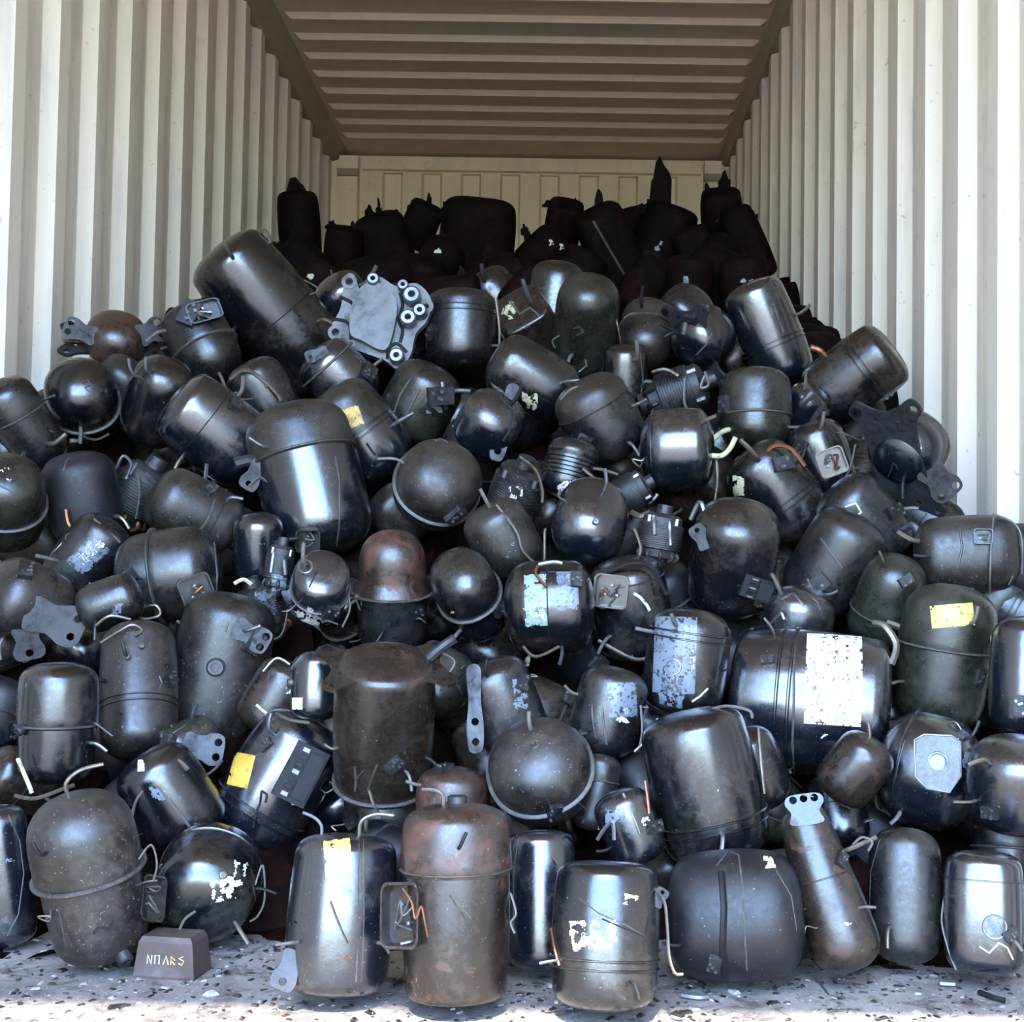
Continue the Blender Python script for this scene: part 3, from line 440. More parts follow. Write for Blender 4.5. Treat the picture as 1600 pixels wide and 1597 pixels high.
I('the white-patched drum', 'compressor on its side with a white patch beside a pale green label', 858, 948, 2, 2, 142, 146, 'gloss', s_=.0, ring='line', dt=.45, f=[('stk', -20, -10, 34, 78, 2, 'green', .25), ('stk', -22, 10, 32, 40, 10, 'white', .5), ('stk', 28, -24, 32, 58, 2, 'foil', .15), ('wire', [(-16, -64, 50), (-20, -50, 60), (-4, -30, 74)], 3, 'copper'), ('wire', [(-16, -64, 50), (6, -68, 50), (20, -66, 50)], 4, 'steel'), ('stk', 30, -44, 20, 22, 0, 'white', .5), ('wire', [(-40, 60, 50), (-20, 76, 50), (16, 60, 56)], 3, 'pipe')])
I('the open-topped one', 'black compressor with an open ragged terminal frame and an arched black cable', 986, 950, 100, 14, 162, 124, 'gloss', s_=.6, ring='bead', f=[('box', -28, -26, 50, 48, -6), ('wire', [(-42, -50, 60), (0, -66, 64), (30, -60, 64), (54, -20, 60)], 4, 'rubber'), ('wire', [(-42, -50, 64), (-50, -10, 66), (-40, 0, 68), (-20, -20, 70)], 2.5, 'wire'), ('scr', 'white', PATH(4, -22, 14, -16, 24, -4, 28, 4), 4), ('wire', [(-50, 50, 40), (0, 76, 50), (26, 76, 50), (40, 66, 50)], 4, 'pipe')])
I('the foil-labelled one', 'upright compressor with a tall silver-blue label carrying a ringed emblem', 1073, 1034, 82, 4, 168, 130, 'gloss', s_=.5, ring='double', bias=-.03, f=[('stk', -18, -10, 64, 116, -2, 'foil', .1), ('emb', -20, 8, 11), ('stk', -22, 44, 40, 50, -6, 'foil', .4), ('stk', 8, 0, 12, 34, 0, 'chalk', .5), ('scr', 'white', PATH(8, 60, 20, 52, 32, 40), 2.5)])
I('the square-tagged one', 'dark fluted compressor with a bright square tag, beside the upright silver-blue label', 950, 1112, 76, 4, 142, 110, 'satin', f=[('stk', 22, -18, 44, 52, 2, 'foil', .1), ('stk', 22, 6, 26, 24, 10, 'white', .5), ('wire', [(-6, -54, 40), (-8, 0, 54), (-2, 50, 50)], 2.5, 'seam'), ('wire', [(-20, -54, 40), (-24, 0, 50), (-18, 40, 50)], 2, 'seam'), ('wire', [(50, -10, 40), (52, 30, 44), (46, 60, 40)], 2.5, 'wire'), ('wire', [(76, 10, 40), (60, 40, 50), (40, 60, 54)], 3, 'pipe')])
I('the mesh-bracket one', 'compressor with a toothed upright bracket and a soft white glare, above the round grey dome', 788, 1102, 112, 8, 150, 112, 'satin', f=[('lug2', -46, -40, -88, 112, 26), ('stk', 24, -18, 26, 50, 6, 'foil', .5), ('wire', [(0, -64, 30), (-20, -54, 40), (-30, -30, 44)], 3, 'wire')])
I('the cyan sliver', 'narrow pale-cyan shining compressor beside the wide brown upside-down one', 494, 1072, 88, 0, 108, 78, 'blue', f=[('stub', -40, -6, 7, 6), ('scr', 'steel', PATH(-36, -28, -20, -46), 6), ('stk', -28, 26, 16, 18, 0, 'chalk', .1), ('wire', [(-60, 40, 20), (-40, 50, 30), (-10, 56, 30)], 3, 'pipe')])
I('the brown pebble-flecked one', 'dark brown compressor flecked with white grit, behind the orange-stickered leaning one', 432, 1090, 60, 6, 120, 96, 'brown', f=[('stk', 20, -10, 12, 10, 0, 'chalk', .2), ('wire', [(-20, -40, 40), (0, -60, 40), (20, -50, 40)], 3, 'pipe'), ('wire', [(-30, 10, 44), (-10, 26, 48), (20, 30, 48)], 3, 'cream')])
I('the wire-looped black one', 'black gloss compressor draped with looping wires, above the shiny paint-splattered one', 268, 1246, 122, 8, 165, 128, 'gloss', f=[('wire', [(-60, 40, 40), (-50, 0, 56), (-26, -20, 64), (0, 10, 70), (30, 50, 66)], 3, 'wire'), ('stk', -18, -8, 22, 26, 20, 'foil', .4), ('wire', [(-40, -40, 40), (-10, -60, 50), (10, -54, 54), (24, -40, 56)], 5, 'pipe'), ('stk', -44, -50, 10, 18, 0, 'white', .2), ('wire', [(-60, -20, 30), (-70, 20, 30), (-60, 50, 30)], 2, 'rubber')])
I('the green-bracket one', 'small dark compressor with a drab perforated bracket, above the wire-looped black one', 296, 1160, 20, -20, 90, 74, 'olive', f=[('lug', 0, 6, -10, 52, 50, 2), ('scr', 'seam', PATH(-36, 10, -26, -14, -6, -26), 2)])
I('the silver-splinter one', 'broken compressor with silver splinters, between the round grey dome and beige-shining one', 984, 1292, 112, 10, 120, 92, 'blue', f=[('stk', -22, -16, 30, 24, 0, 'foil', .3), ('wire', [(-50, 20, 30), (-36, 0, 40), (-26, -6, 44), (-24, 20, 44)], 4, 'steel'), ('stk', 24, -10, 16, 28, 10, 'white', .5), ('wire', [(-10, -50, 40), (4, -20, 46), (16, 10, 46)], 3, 'pipe'), ('wire', [(24, -70, 30), (28, -40, 34), (30, -20, 34)], 3, 'copper')])
I('the crumpled blue-black one', 'blue-black broken-topped compressor poking up behind the white-labelled drum', 1246, 968, 80, 10, 105, 112, 'blue', f=[('scr', 'steel', PATH(-44, 10, -24, -10, -20, 0), 4), ('scr', 'steel', PATH(-24, -30, -6, -40, 10, -20), 3), ('scr', 'seam', PATH(10, -44, 30, -26, 40, 0), 2)])
I('the rim under the grey dome', 'small grey lid peeping out beside the round grey dome', 932, 1238, 80, 0, 120, 66, 'dusty', s_=.3, ring='lip', f=[('lug', 10, 20, 20, 40, 26, 1)])
I('the brown cap behind', 'low brown lid just behind the stepped brown cylinder', 706, 1244, 86, 8, 92, 112, 'rust', zadd=.05, bias=.3, f=[])
# --- dark heap at the back of the container
HEAP = [
 ('shard-topped', 'sooty compressor with a spiky torn top, leftmost in the rear heap', 468, 358, 92, 0, 116, 66, [('shard', -6, -44, 36, 34)]),
 ('low sooty', 'sooty dark compressor under the spiky torn-topped one in the rear heap', 466, 420, 60, 10, 90, 82, []),
 ('glint-flecked', 'dark compressor with beige glints in the rear heap above the long cylinder', 492, 452, 80, 0, 90, 74, [('stk', -6, -20, 16, 30, 10, 'cream', .55), ('scr', 'seam', PATH(24, -30, 32, 0), 3)]),  # beige glints painted on as a cream patch
 ('round-topped', 'dark round-topped compressor against the back wall corner post', 536, 392, 88, 6, 78, 60, []),
 ('broad shadowy', 'broad shadowy compressor in the rear heap just above the cast aluminium housing', 602, 384, 92, 0, 100, 84, [('shard', -10, -42, 10, 30)]),
 ('deep brown block', 'deep brown compressor behind the cast aluminium housing', 590, 440, 10, 0, 100, 84, []),
 ('greenish', 'greenish-black compressor with a small upright stub in the rear heap', 656, 352, 80, 0, 72, 56, [('shard', 14, -30, 10, 20)]),
 ('largest brown', 'largest dark red-brown compressor crowning the rear heap', 746, 372, 98, 8, 124, 118, [('scr', 'pipe', PATH(-56, -10, -54, 4, -50, 18), 3), ('shard', -50, -30, 20, 14)]),
 ('white-speck', 'dark compressor flecked with white beside the largest red-brown one of the rear heap', 684, 414, 60, 0, 84, 70, [('stk', -2, -20, 14, 8, 20, 'chalk', .42), ('stk', 4, 14, 14, 12, 0, 'foil', .5)]),
 ('squat', 'squat dark compressor under the largest red-brown one of the rear heap', 770, 440, 20, 0, 100, 66, [('stk', -40, -6, 20, 12, 0, 'cream', .6)]),
 ('round dark knob', 'round dark head standing clear in the rear heap against the back wall', 880, 352, 80, 10, 80, 58, []),
 ('two white dots', 'dark compressor with two white dots in the rear heap', 846, 400, 60, 10, 84, 70, [('stk', 16, -20, 9, 9, 0, 'chalk', .42), ('stk', 32, -14, 9, 9, 0, 'chalk', .42), ('shard', -20, -26, 14, 12)]),
 ('long leaning', 'long dark cylinder leaning back in the rear heap with one pale streak down it', 958, 392, 124, 0, 150, 84, [('scr', 'pipe', PATH(-30, -44, -10, -10, 14, 30, 30, 56), 3.4), ('shard', -22, -70, 14, 24)]),
 ('egg-glinting', 'dark rounded compressor with a dull round glint under the tall pointed shard', 1036, 378, 88, 10, 116, 86, [('shard', -4, -66, 36, 64), ('stk', -8, 6, 16, 14, 0, 'foil', .42)]),  # round glint painted on as a grey patch
 ('stub-armed', 'small dark compressor with a squared stub beside the tall pointed shard', 1000, 345, 20, 0, 62, 48, []),
 ('ribbed shadowy', 'dim ribbed compressor on the slope of the rear heap beside the dull round glint', 1088, 398, 92, 0, 88, 66, [('stk', 0, -2, 10, 14, 0, 'foil', .6)]),
 ('horned', 'dark compressor with two small horns by the back corner post', 1128, 342, 96, 0, 92, 66, [('shard', -24, -36, 14, 20), ('shard', 4, -44, 20, 30), ('stk', -2, 0, 14, 8, 0, 'foil', .4)]),
 ('tall wall-hugging', 'tall dark compressor hugging the side wall at the end of the rear heap', 1168, 382, 96, 0, 120, 60, []),
 ('glinting low', 'dark compressor with a white upright glint low in the rear heap', 1076, 446, 80, 0, 90, 76, [('stk', -4, -6, 8, 16, 0, 'foil', .42)]),  # upright glint is a pale patch laid on the shell, not a reflection
 ('bead-topped', 'dark compressor with a row of pale beads above the tall slim cylinder', 1162, 446, 80, 0, 90, 78, [('stk', 10, -6, 30, 10, 0, 'foil', .5)]),
 ('lower middle', 'dark compressor low in the rear heap above the olive-dusted oval', 900, 436, 70, 0, 92, 80, []),
 ('low between', 'dark compressor low in the rear heap above the pale grey-bellied dome', 1010, 446, 70, 0, 90, 76, [('stk', 0, 6, 16, 10, 0, 'cream', .75)]),
 ('side-wall low', 'brownish-black compressor under the tall wall-hugging one in the rear heap', 1122, 408, 60, 0, 84, 70, []),
 ('low centre', 'dark compressor low in the rear heap behind the upright double-ringed one', 700, 462, 10, 0, 100, 60, []),
 ('low by box', 'dark compressor low in the rear heap behind the box-ended brown one', 820, 456, 60, 0, 80, 60, []),
]
for (s, lb, x, y, a, t, L, D, f) in HEAP:
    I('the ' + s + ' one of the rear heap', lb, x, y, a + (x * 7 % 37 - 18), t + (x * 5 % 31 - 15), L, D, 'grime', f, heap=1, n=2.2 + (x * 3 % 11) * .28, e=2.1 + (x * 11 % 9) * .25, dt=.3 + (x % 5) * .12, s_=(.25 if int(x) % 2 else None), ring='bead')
# ------------------------------------------------------------------ placing: greedy from the front of the pile to the back
PROF = [(1560, 1.80), (1450, 1.86), (1200, 2.08), (1050, 2.28), (900, 2.50), (750, 2.76), (620, 3.02), (520, 3.36), (460, 3.75), (430, 4.5), (380, 5.0), (330, 5.2), (200, 5.3)]
def zprof(y):
    if y >= PROF[0][0]: return PROF[0][1]
    for (y0, z0), (y1, z1) in zip(PROF, PROF[1:]):
        if y <= y0 and y >= y1: return z0 + (z1 - z0) * (y0 - y) / (y0 - y1)
    return PROF[-1][1]
def frame_at(P):
    t = (CP - P).normalized(); upc = CR @ Vector((0, 1, 0))
    r = upc.cross(t).normalized(); u = t.cross(r); return t, r, u
def pose(it, Z):
    P = at(it['x'], it['y'], Z); zc = -(CR.transposed() @ (P - CP)).z; ppm = zc / F
    t, r, u = frame_at(P); a, ti = R_(it['ang']), R_(it['tilt'])
    ax = (r * math.cos(a) + u * math.sin(a)) * math.cos(ti) + t * math.sin(ti)
    Lm, Rm = it['L'] * ppm, it['D'] * ppm / 2
    hl = max(0.0, Lm / 2 - Rm * .85)
    return dict(P=P, ppm=ppm, t=t, r=r, u=u, ax=ax, Lm=Lm, Rm=Rm, A=P - ax * hl, B=P + ax * hl)
def segd(a0, a1, b0, b1):
    d1 = a1 - a0; d2 = b1 - b0; r = a0 - b0; a = d1.dot(d1); e = d2.dot(d2); f = d2.dot(r)
    if a < 1e-9 and e < 1e-9: return r.length
    if a < 1e-9: s = 0; t = min(1, max(0, f / e))
    else:
        c = d1.dot(r)
        if e < 1e-9: t = 0; s = min(1, max(0, -c / a))
        else:
            b = d1.dot(d2); den = a * e - b * b
            s = min(1, max(0, (b * f - c * e) / den)) if den > 1e-12 else 0
            t = (b * s + f) / e
            if t < 0: t = 0; s = min(1, max(0, -c / a))
            elif t > 1: t = 1; s = min(1, max(0, (b - c) / a))
    return ((a0 + d1 * s) - (b0 + d2 * t)).length
def wall_ok(p):
    for q in (p['A'], p['B']):
        if q.x - p['Rm'] * .95 < XL or q.x + p['Rm'] * .95 > XR or q.y + p['Rm'] > YB - .02: return False
    return True
placed = []
def place(it, Z, zmax, tol=.001, step=.012):
    while Z < zmax:
        p = pose(it, Z)
        if not wall_ok(p): break
        bad = 0
        for q in placed:
            if abs(q['P'].y - p['P'].y) > .6: continue
            o = (q['Rm'] + p['Rm']) * 1.03 - segd(p['A'], p['B'], q['A'], q['B'])
            if o > tol: bad = max(bad, o)
        if bad <= 0: return p, Z
        Z += max(step * .5, bad * .5)
    return pose(it, Z), Z
for it in ITEMS:
    if it.get('floor'):
        a, ti = R_(it['ang']), R_(it['tilt']); az = abs(math.sin(a) * math.cos(ti)); ext = it['L'] / 2 * az + it['D'] / 2 * math.sqrt(max(0, 1 - az * az)) * .9
        it['Z0'] = CAM_H * F / ((it['y'] - 918) + ext); it['key'] = it['Z0'] - 5 + it.get('zadd', 0)
    else:
        it['Z0'] = zprof(it['y']) + it.get('zadd', 0); it['key'] = zprof(it['y'] + it['D'] * .25) + it.get('bias', 0)
order = sorted(ITEMS, key=lambda i: i['key'])
for it in order:
    if it.get('floor'):
        p = pose(it, it['Z0']); Z = it['Z0']
    else: p, Z = place(it, it['Z0'], it['Z0'] + .8)
    it['p'] = p; it['Z'] = Z; placed.append(p)
# further compressors seen in the gaps between the others
rnd = random.Random(11)
def cover2d(x, y):
    for it in ITEMS:
        a, ti = R_(it['ang']), R_(it['tilt']); h = max(0, it['L'] / 2 - it['D'] / 2 * .85) * math.cos(ti)
        ux, uy = math.cos(a), -math.sin(a); dx, dy = x - it['x'], y - it['y']
        s = max(-h, min(h, dx * ux + dy * uy))
        if math.hypot(dx - s * ux, dy - s * uy) < it['D'] / 2 * .92: return True
    return False
TOP = [(-20, 640), (60, 600), (120, 570), (260, 540), (330, 470), (420, 430), (440, 400), (1190, 400), (1230, 520), (1300, 600), (1400, 640), (1480, 790), (1620, 830)]
def topline(x):
    for (a, b), (c, d) in zip(TOP, TOP[1:]):
        if a <= x <= c: return b + (d - b) * (x - a) / (c - a)
    return 850
main = list(ITEMS)
def where(x, y, n=2):
    c = sorted(main, key=lambda i: (i['x'] - x) ** 2 + (i['y'] - y) ** 2)
    return c[:n]
gap = []
for y in range(430, 1350, 22):
    for x in range(-10, 1612, 22):
        if y < topline(x) + 45 or cover2d(x, y): continue
        D = rnd.uniform(84, 108); dx, dy = rnd.uniform(-5, 5), rnd.uniform(-5, 5)
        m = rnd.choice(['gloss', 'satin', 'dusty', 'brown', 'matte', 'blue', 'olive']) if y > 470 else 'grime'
        it = dict(x=x + dx, y=y + dy, ang=rnd.uniform(20, 160), tilt=rnd.uniform(-30, 40), L=D * rnd.uniform(1.1, 1.35), D=D, mat=m, f=[], gapfill=1,
                  s_=rnd.choice([None, .1, -.2]), ring=rnd.choice(['lip', 'double', 'bead']), heap=(y <= 470))
        a, b = where(x, y)
        it['near'] = (a, b)
        zs = zprof(y) + .05
        for q in ITEMS:
            if q.get('heap') == it['heap'] and math.hypot(q['x'] - x, q['y'] - y) < (max(q['D'], q['L'] * .8) + D) / 2: zs = max(zs, min(q['Z'] + .02, zprof(y) + .20))
        p, Z = place(it, zs, zs + .6)
        it['p'] = p; it['Z'] = Z; it['Z0'] = Z; placed.append(p); gap.append(it); ITEMS.append(it)
print('items', len(main), 'gap', len(gap))
for i, a in enumerate(placed):
    for q in placed[i + 1:]:
        o = a['Rm'] + q['Rm'] - segd(a['A'], a['B'], q['A'], q['B'])
        if o > .03: print('deep', [k['s'] if 's' in k else 'gap' for k in ITEMS if k['p'] is a or k['p'] is q], round(o, 3))
tone = {'gloss': 'shiny black', 'satin': 'satin black', 'dusty': 'dusty grey-black', 'brown': 'brown-stained', 'matte': 'matte black', 'blue': 'blue-black', 'olive': 'olive-black', 'grime': 'sooty dark'}
used = set()
for it in gap:
    a, b = it['near']; lb = None
    sa, sb = a['s'].replace('the ', '', 1), b['s'].replace('the ', '', 1)
    rel = 'above' if it['y'] < a['y'] - 30 else ('below' if it['y'] > a['y'] + 30 else 'beside')
    for cand in ('%s compressor in the gap %s the %s' % (tone[it['mat']], rel, sa), '%s compressor between the %s and the %s' % (tone[it['mat']], sa, sb), 'half-hidden %s compressor near the %s, %s the %s' % (tone[it['mat']], sb, rel, sa), 'deeper %s compressor %s the %s' % (tone[it['mat']], rel, sa), 'barely visible %s compressor between the %s and the %s' % (tone[it['mat']], sb, sa)):
        n = len(cand.replace('-', ' ').split())
        if cand not in used and n <= 16: lb = cand; break
    if lb is None: print('NOLABEL', cand); lb = cand
    used.add(lb); it['label'] = lb
# lift whatever would dip into the floor
for it in ITEMS:
    p = it['p']; az = abs(p['ax'].z); low = p['P'].z - (p['Lm'] / 2 * az * .97 + p['Rm'] * math.sqrt(max(0, 1 - az * az)) * (1 if az < .8 else .8))
    if low < 0.002:
        dz = Vector((0, 0, .002 - low)); p['P'] += dz; p['A'] += dz; p['B'] += dz

# ------------------------------------------------------------------ building one compressor
def cap(R, h, n, z0, sgn, steps=9, rf=1.0):
    out = []
    for k in range(steps + 1):
        a = math.pi / 2 * k / steps
        out.append((R * max(0.0, math.cos(a)) ** (2 / n) * rf, z0 + sgn * h * math.sin(a) ** (2 / n)))
    return out
def bead(R, z, h, w):
    return [(R - h, z - w), (R + h * .5, z - w * .8), (R + h, z - w * .3), (R + h, z + w * .3), (R + h * .5, z + w * .8), (R - h, z + w)]
def dens(pr):
    out = [pr[0]]
    for a, b in zip(pr, pr[1:]):
        d = abs(b[1] - a[1])
        k = 1 if d < .025 else min(8, int(d / .012))
        for j in range(1, k + 1): out.append((a[0] + (b[0] - a[0]) * j / k, a[1] + (b[1] - a[1]) * j / k))
    return out
def compressor(it, idx):
    p = it['p']; ppm = p['ppm']; L, Rr = p['Lm'], p['Rm']
    zl = p['ax'].normalized(); away = -p['t']; yl = away - zl * away.dot(zl)
    if yl.length < .05: yl = p['u'] - zl * p['u'].dot(zl)
    yl.normalize(); xl = yl.cross(zl)
    RM = Matrix((xl, yl, zl)).transposed()          # local -> world
    RI = RM.transposed()
    root = bpy.data.objects.new('compressor', None); COL.objects.link(root); root.empty_display_size = .03
    tl, rl, ul = RI @ p['t'], RI @ p['r'], RI @ p['u']
    tag(root, it['label'], 'compressor', it.get('group', 'rear heap of dark compressors' if it.get('heap') else 'scrap compressors piled in the container'))
    base = -zl * (L / 2) * .9
    root.matrix_world = Matrix.Translation(p['P'] + base) @ RM.to_4x4()
    O = Vector((0, 0, L / 2 * .9))                    # centre of the shell in root coordinates
    mt = M[it['mat']]; lm = M[it.get('lmat', it['mat'])]
    n = it.get('n', 2.5); e = it.get('e', 2.15); ox, oy = it.get('ox', 1.0), it.get('oy', 1.0)
    dt, db = it.get('dt', .6) * Rr, it.get('db', .6) * Rr
    if dt + db > L * .92: k = L * .92 / (dt + db); dt *= k; db *= k
    seg = 26 if it.get('heap') or it.get('gapfill') else 44
    z0, z1 = -L / 2, L / 2
    s = it.get('s_'); ring = it.get('ring', 'lip'); V = []; Fc = []
    rlow, rup = it.get('br', 1.0 if ring not in ('lip', 'lip2', 'flare') else .955) * Rr, it.get('lr', 1.0 if ring not in ('lip', 'lip2', 'flare') else .975) * Rr
    steps = 6 if it.get('heap') or it.get('gapfill') else 10
    bul, tp = it.get('bul', .09), it.get('tp', 1.0)
    def shp(pr):
        return [(r * (1 - bul * min(1, abs(2 * z / L)) ** 2.2) * (tp + (1 - tp) * min(1, max(0, (.5 - z / L)))), z) for (r, z) in pr]
    def body(name, prof, mm):
        prof = shp(dens(prof))
        b = MB(); b.lathe(prof, seg, e, ox, oy, c=O); o = b.build(name, mm, root)
        nn = len(V); V.extend(b.v); Fc.extend([tuple(i + nn for i in q) for q in b.f]); return o
    if it.get('kind') == 'core':
        R1 = Rr * .9
        pr = [(0, z0), (R1 * .5, z0), (R1 * .55, z0 + L * .12), (R1 * .82, z0 + L * .14), (R1 * .85, z0 + L * .26)]
        z = z0 + L * .28
        while z < z1 - L * .34:
            pr += [(R1, z), (R1, z + L * .018), (R1 * .95, z + L * .022), (R1 * .95, z + L * .03)]; z += L * .034
        pr += [(R1 * .88, z), (R1 * .9, z + L * .10), (R1 * .7, z + L * .16), (R1 * .4, z + L * .17), (R1 * .38, z1), (0, z1)]
        body('motor_core', pr, mt)
        for k in range(4):
            a = math.pi / 4 + k * math.pi / 2
            c = O + Vector((math.cos(a) * R1 * .86, math.sin(a) * R1 * .86, z1 - L * .26))
            MB().lathe([(0, -L * .05), (R1 * .12, -L * .05), (R1 * .12, L * .06), (0, L * .06)], 6, c=c).build('bolt', M['steel'], root)
        b = MB()
        for k in range(9):
            a = 2 * math.pi * k / 9; c = O + Vector((math.cos(a) * R1 * .72, math.sin(a) * R1 * .72, z0 + L * .2))
            b.tube([c + Vector((0, 0, -L * .1)), c + Vector((math.cos(a) * R1 * .2, math.sin(a) * R1 * .2, -L * .03)), c + Vector((0, 0, L * .06))], R1 * .1, 6)
        b.build('winding', M['copper'] if idx % 3 == 0 else M['core'], root)
    elif s is None or ring in ('double', 'line', 'bead'):
        if s is None or it.get('lmat') is None:
            pr = [(r, z) for (r, z) in reversed(cap(Rr, db, n, z0 + db, -1, steps))] + cap(Rr, dt, n, z1 - dt, 1, steps)
            if it.get('fins'):
                mid = []; z = z0 + db + .002; top = z1 - dt
                while z < top - L * .06: mid += [(Rr, z), (Rr, z + L * .03), (Rr * .93, z + L * .035), (Rr * .93, z + L * .055)]; z += L * .07
                pr = [(r, z) for (r, z) in reversed(cap(Rr, db, n, z0 + db, -1, steps))] + mid + cap(Rr, dt, n, z1 - dt, 1, steps)
            body('shell', pr, mt)
        else:
            zs = s * L / 2
            body('lower_shell', [(r, z) for (r, z) in reversed(cap(Rr, db, n, z0 + db, -1, steps))] + [(Rr, max(zs, z0 + db + .001))], mt)
            body('upper_shell', [(Rr, min(zs, z1 - dt - .001))] + cap(Rr, dt, n, z1 - dt, 1, steps), lm)
    else:
        zs = s * L / 2; zs = min(max(zs, z0 + L * .06), z1 - L * .06)
        zl_, zu = z0 + min(db, zs - z0 - .002), z1 - min(dt, z1 - zs - .002)
        body('lower_shell', list(reversed(cap(rlow, zl_ - z0, n, zl_, -1, steps))) + [(rlow, zs)], mt)
        pu = [(rup * .97, zs - L * .02), (rup, zs)]
        if ring == 'flare': pu = [(rup * 1.04, zs - L * .035), (rup * 1.02, zs), (rup * .9, zs + L * .05), (rup * .88, zs + L * .1)]; rup *= .88
        body('upper_shell', pu + cap(rup, z1 - zu, n, max(zu, zs + L * .11 if ring == 'flare' else zu), 1, steps), lm)
    if s is not None and it.get('kind') != 'core':
        zs = s * L / 2; b = MB(); w = Rr
        if ring == 'lip': b.lathe(shp(bead(Rr * .98, zs, Rr * .06, Rr * .045)), seg, e, ox, oy, c=O)
        elif ring == 'lip2': b.lathe(shp(bead(Rr * .985, zs, Rr * .035, Rr * .03)), seg, e, ox, oy, c=O)
        elif ring == 'flare': b.lathe(shp(bead(Rr * 1.0, zs - L * .03, Rr * .07, Rr * .04)), seg, e, ox, oy, c=O)
        elif ring == 'double':
            b.lathe(shp(bead(Rr, zs - Rr * .08, Rr * .035, Rr * .028)), seg, e, ox, oy, c=O); b.lathe(shp(bead(Rr, zs + Rr * .08, Rr * .035, Rr * .028)), seg, e, ox, oy, c=O)
        elif ring == 'bead': b.lathe(shp(bead(Rr, zs, Rr * .032, Rr * .024)), seg, e, ox, oy, c=O)
        elif ring == 'line': b.lathe(shp(bead(Rr, zs, Rr * .014, Rr * .016)), seg, e, ox, oy, c=O)
        b.build('weld_seam', M['seam'] if ring in ('lip', 'flare', 'lip2') and not it.get('heap') else (M['rubber'] if ring == 'line' else mt), root)
    bvh = BVHTree.FromPolygons([tuple(v) for v in V], Fc)
    def loc(dx, dy, df=0.0): return O + (rl * dx - ul * dy + tl * df) * ppm
    def hit(dx, dy):
        for k in range(14):
            sc = 1 - k * .05
            h = bvh.ray_cast(loc(dx * sc, dy * sc, 400), -tl)
            if h[0] is not None: return h[0], h[1]
        return O + tl * Rr, tl
    def basis(nrm, ang=0.0):
        """x and y axes on the plane of NRM, x turned by ANG from picture right"""
        xx = rl - nrm * rl.dot(nrm)
        if xx.length < .1: xx = ul - nrm * ul.dot(nrm)
        xx.normalize(); yy = nrm.cross(xx); a = R_(ang)
        return xx * math.cos(a) + yy * math.sin(a), yy * math.cos(a) - xx * math.sin(a)
    feats = list(it['f'])
    rn = random.Random(idx * 7 + 3)
    if not it.get('heap') and it.get('kind') != 'core':
        for k in range(rn.choice([1, 1, 2])):
            a = rn.uniform(0, 6.28); q = rn.uniform(.86, .99)
            pt = (p['ax'] * 0); hx = it['D'] / 2 * q * math.cos(a); hy = min(it['L'], it['D']) / 2 * q * math.sin(a)
            feats.append(('pipe', hx, hy, math.cos(a) * 30 + rn.uniform(-20, 20), math.sin(a) * 30 + rn.uniform(-20, 20), rn.uniform(18, 34), rn.uniform(2.2, 3.4), rn.choice(['pipe', 'plate', 'wire', 'pipe', 'wire', 'steel', 'rubber'])))
        if rn.random() < .38:
            a = rn.uniform(0, 6.28); feats.append(('core', it['D'] * .40 * math.cos(a), it['D'] * .38 * math.sin(a), rn.uniform(22, 36)))
        for _w in range(rn.choice([0, 1, 1, 2, 3])):
            a = rn.uniform(0, 6.28); x0, y0 = it['D'] * .42 * math.cos(a), it['D'] * .42 * math.sin(a); pts = [(x0, y0, it['D'] * .25)]
            for k in range(rn.choice([2, 3, 4])): x0 += rn.uniform(-20, 20); y0 += rn.uniform(-12, 18); pts.append((x0, y0, it['D'] * .25 + rn.uniform(2, 12)))
            feats.append(('wire', pts, 1.6, rn.choice(['wire', 'pipe', 'rubber'])))
    if it.get('heap'):
        for k in range(rn.choice([1, 2, 3])):
            feats.append(('shard', rn.uniform(-.45, .35) * it['D'], -it['L'] * rn.uniform(.25, .46), rn.uniform(10, 22), rn.uniform(8, 18)))
    for ft in feats:
        k = ft[0]
        if k == 'stk':
            _, dx, dy, w_, h_, rot, mn, hole = ft; cs = 1.5 if w_ * h_ < 5000 else 2.0; nx = max(6, int(w_ / cs)); ny = max(6, int(h_ / cs)); kx = w_ / nx / 3.0; ky = h_ / ny / 3.0; a = R_(rot); vs = []; ok = []
            for j in range(ny + 1):
                for i in range(nx + 1):
                    u0, v0 = (i / nx - .5) * w_, (j / ny - .5) * h_
                    x_, y_ = dx + u0 * math.cos(a) + v0 * math.sin(a), dy - u0 * math.sin(a) + v0 * math.cos(a)
                    h = bvh.ray_cast(loc(x_, y_, 400), -tl)
                    if h[0] is None: vs.append(O); ok.append(False)
                    else: vs.append(h[0] + h[1] * .0007); ok.append(True)
            fs = []
            for j in range(ny):
                for i in range(nx):
                    q = (j * (nx + 1) + i, j * (nx + 1) + i + 1, (j + 1) * (nx + 1) + i + 1, (j + 1) * (nx + 1) + i)
                    if not all(ok[x] for x in q): continue
                    edge = min(i, j, nx - 1 - i, ny - 1 - j)
                    nz = noise.noise(Vector((i * kx * .33 + idx, j * ky * .33, idx * 1.7))) * .5 + .5 + noise.noise(Vector((i * kx * 1.1, j * ky * 1.1 + idx, 3))) * .2
                    if nz < hole + (.2 if edge == 0 else (.1 if edge == 1 else 0)): continue
                    fs.append(q)
            if fs:
                o = mk('sticker_or_glint' if mn not in ('chalk', 'cream') else 'paint_mark', vs, fs, M[mn], root, smooth=True)  # stickers and marks, also the patches painted as glints
                if mn not in ('chalk',): o['label'] = {'yellow': 'yellow sticker', 'lemon': 'bright yellow sticker', 'orange': 'orange sticker', 'white': 'white paper label', 'foil': 'grey foil label or painted glint', 'green': 'pale green label', 'cream': 'cream paint mark or painted glint'}[mn]
        elif k == 'scr':
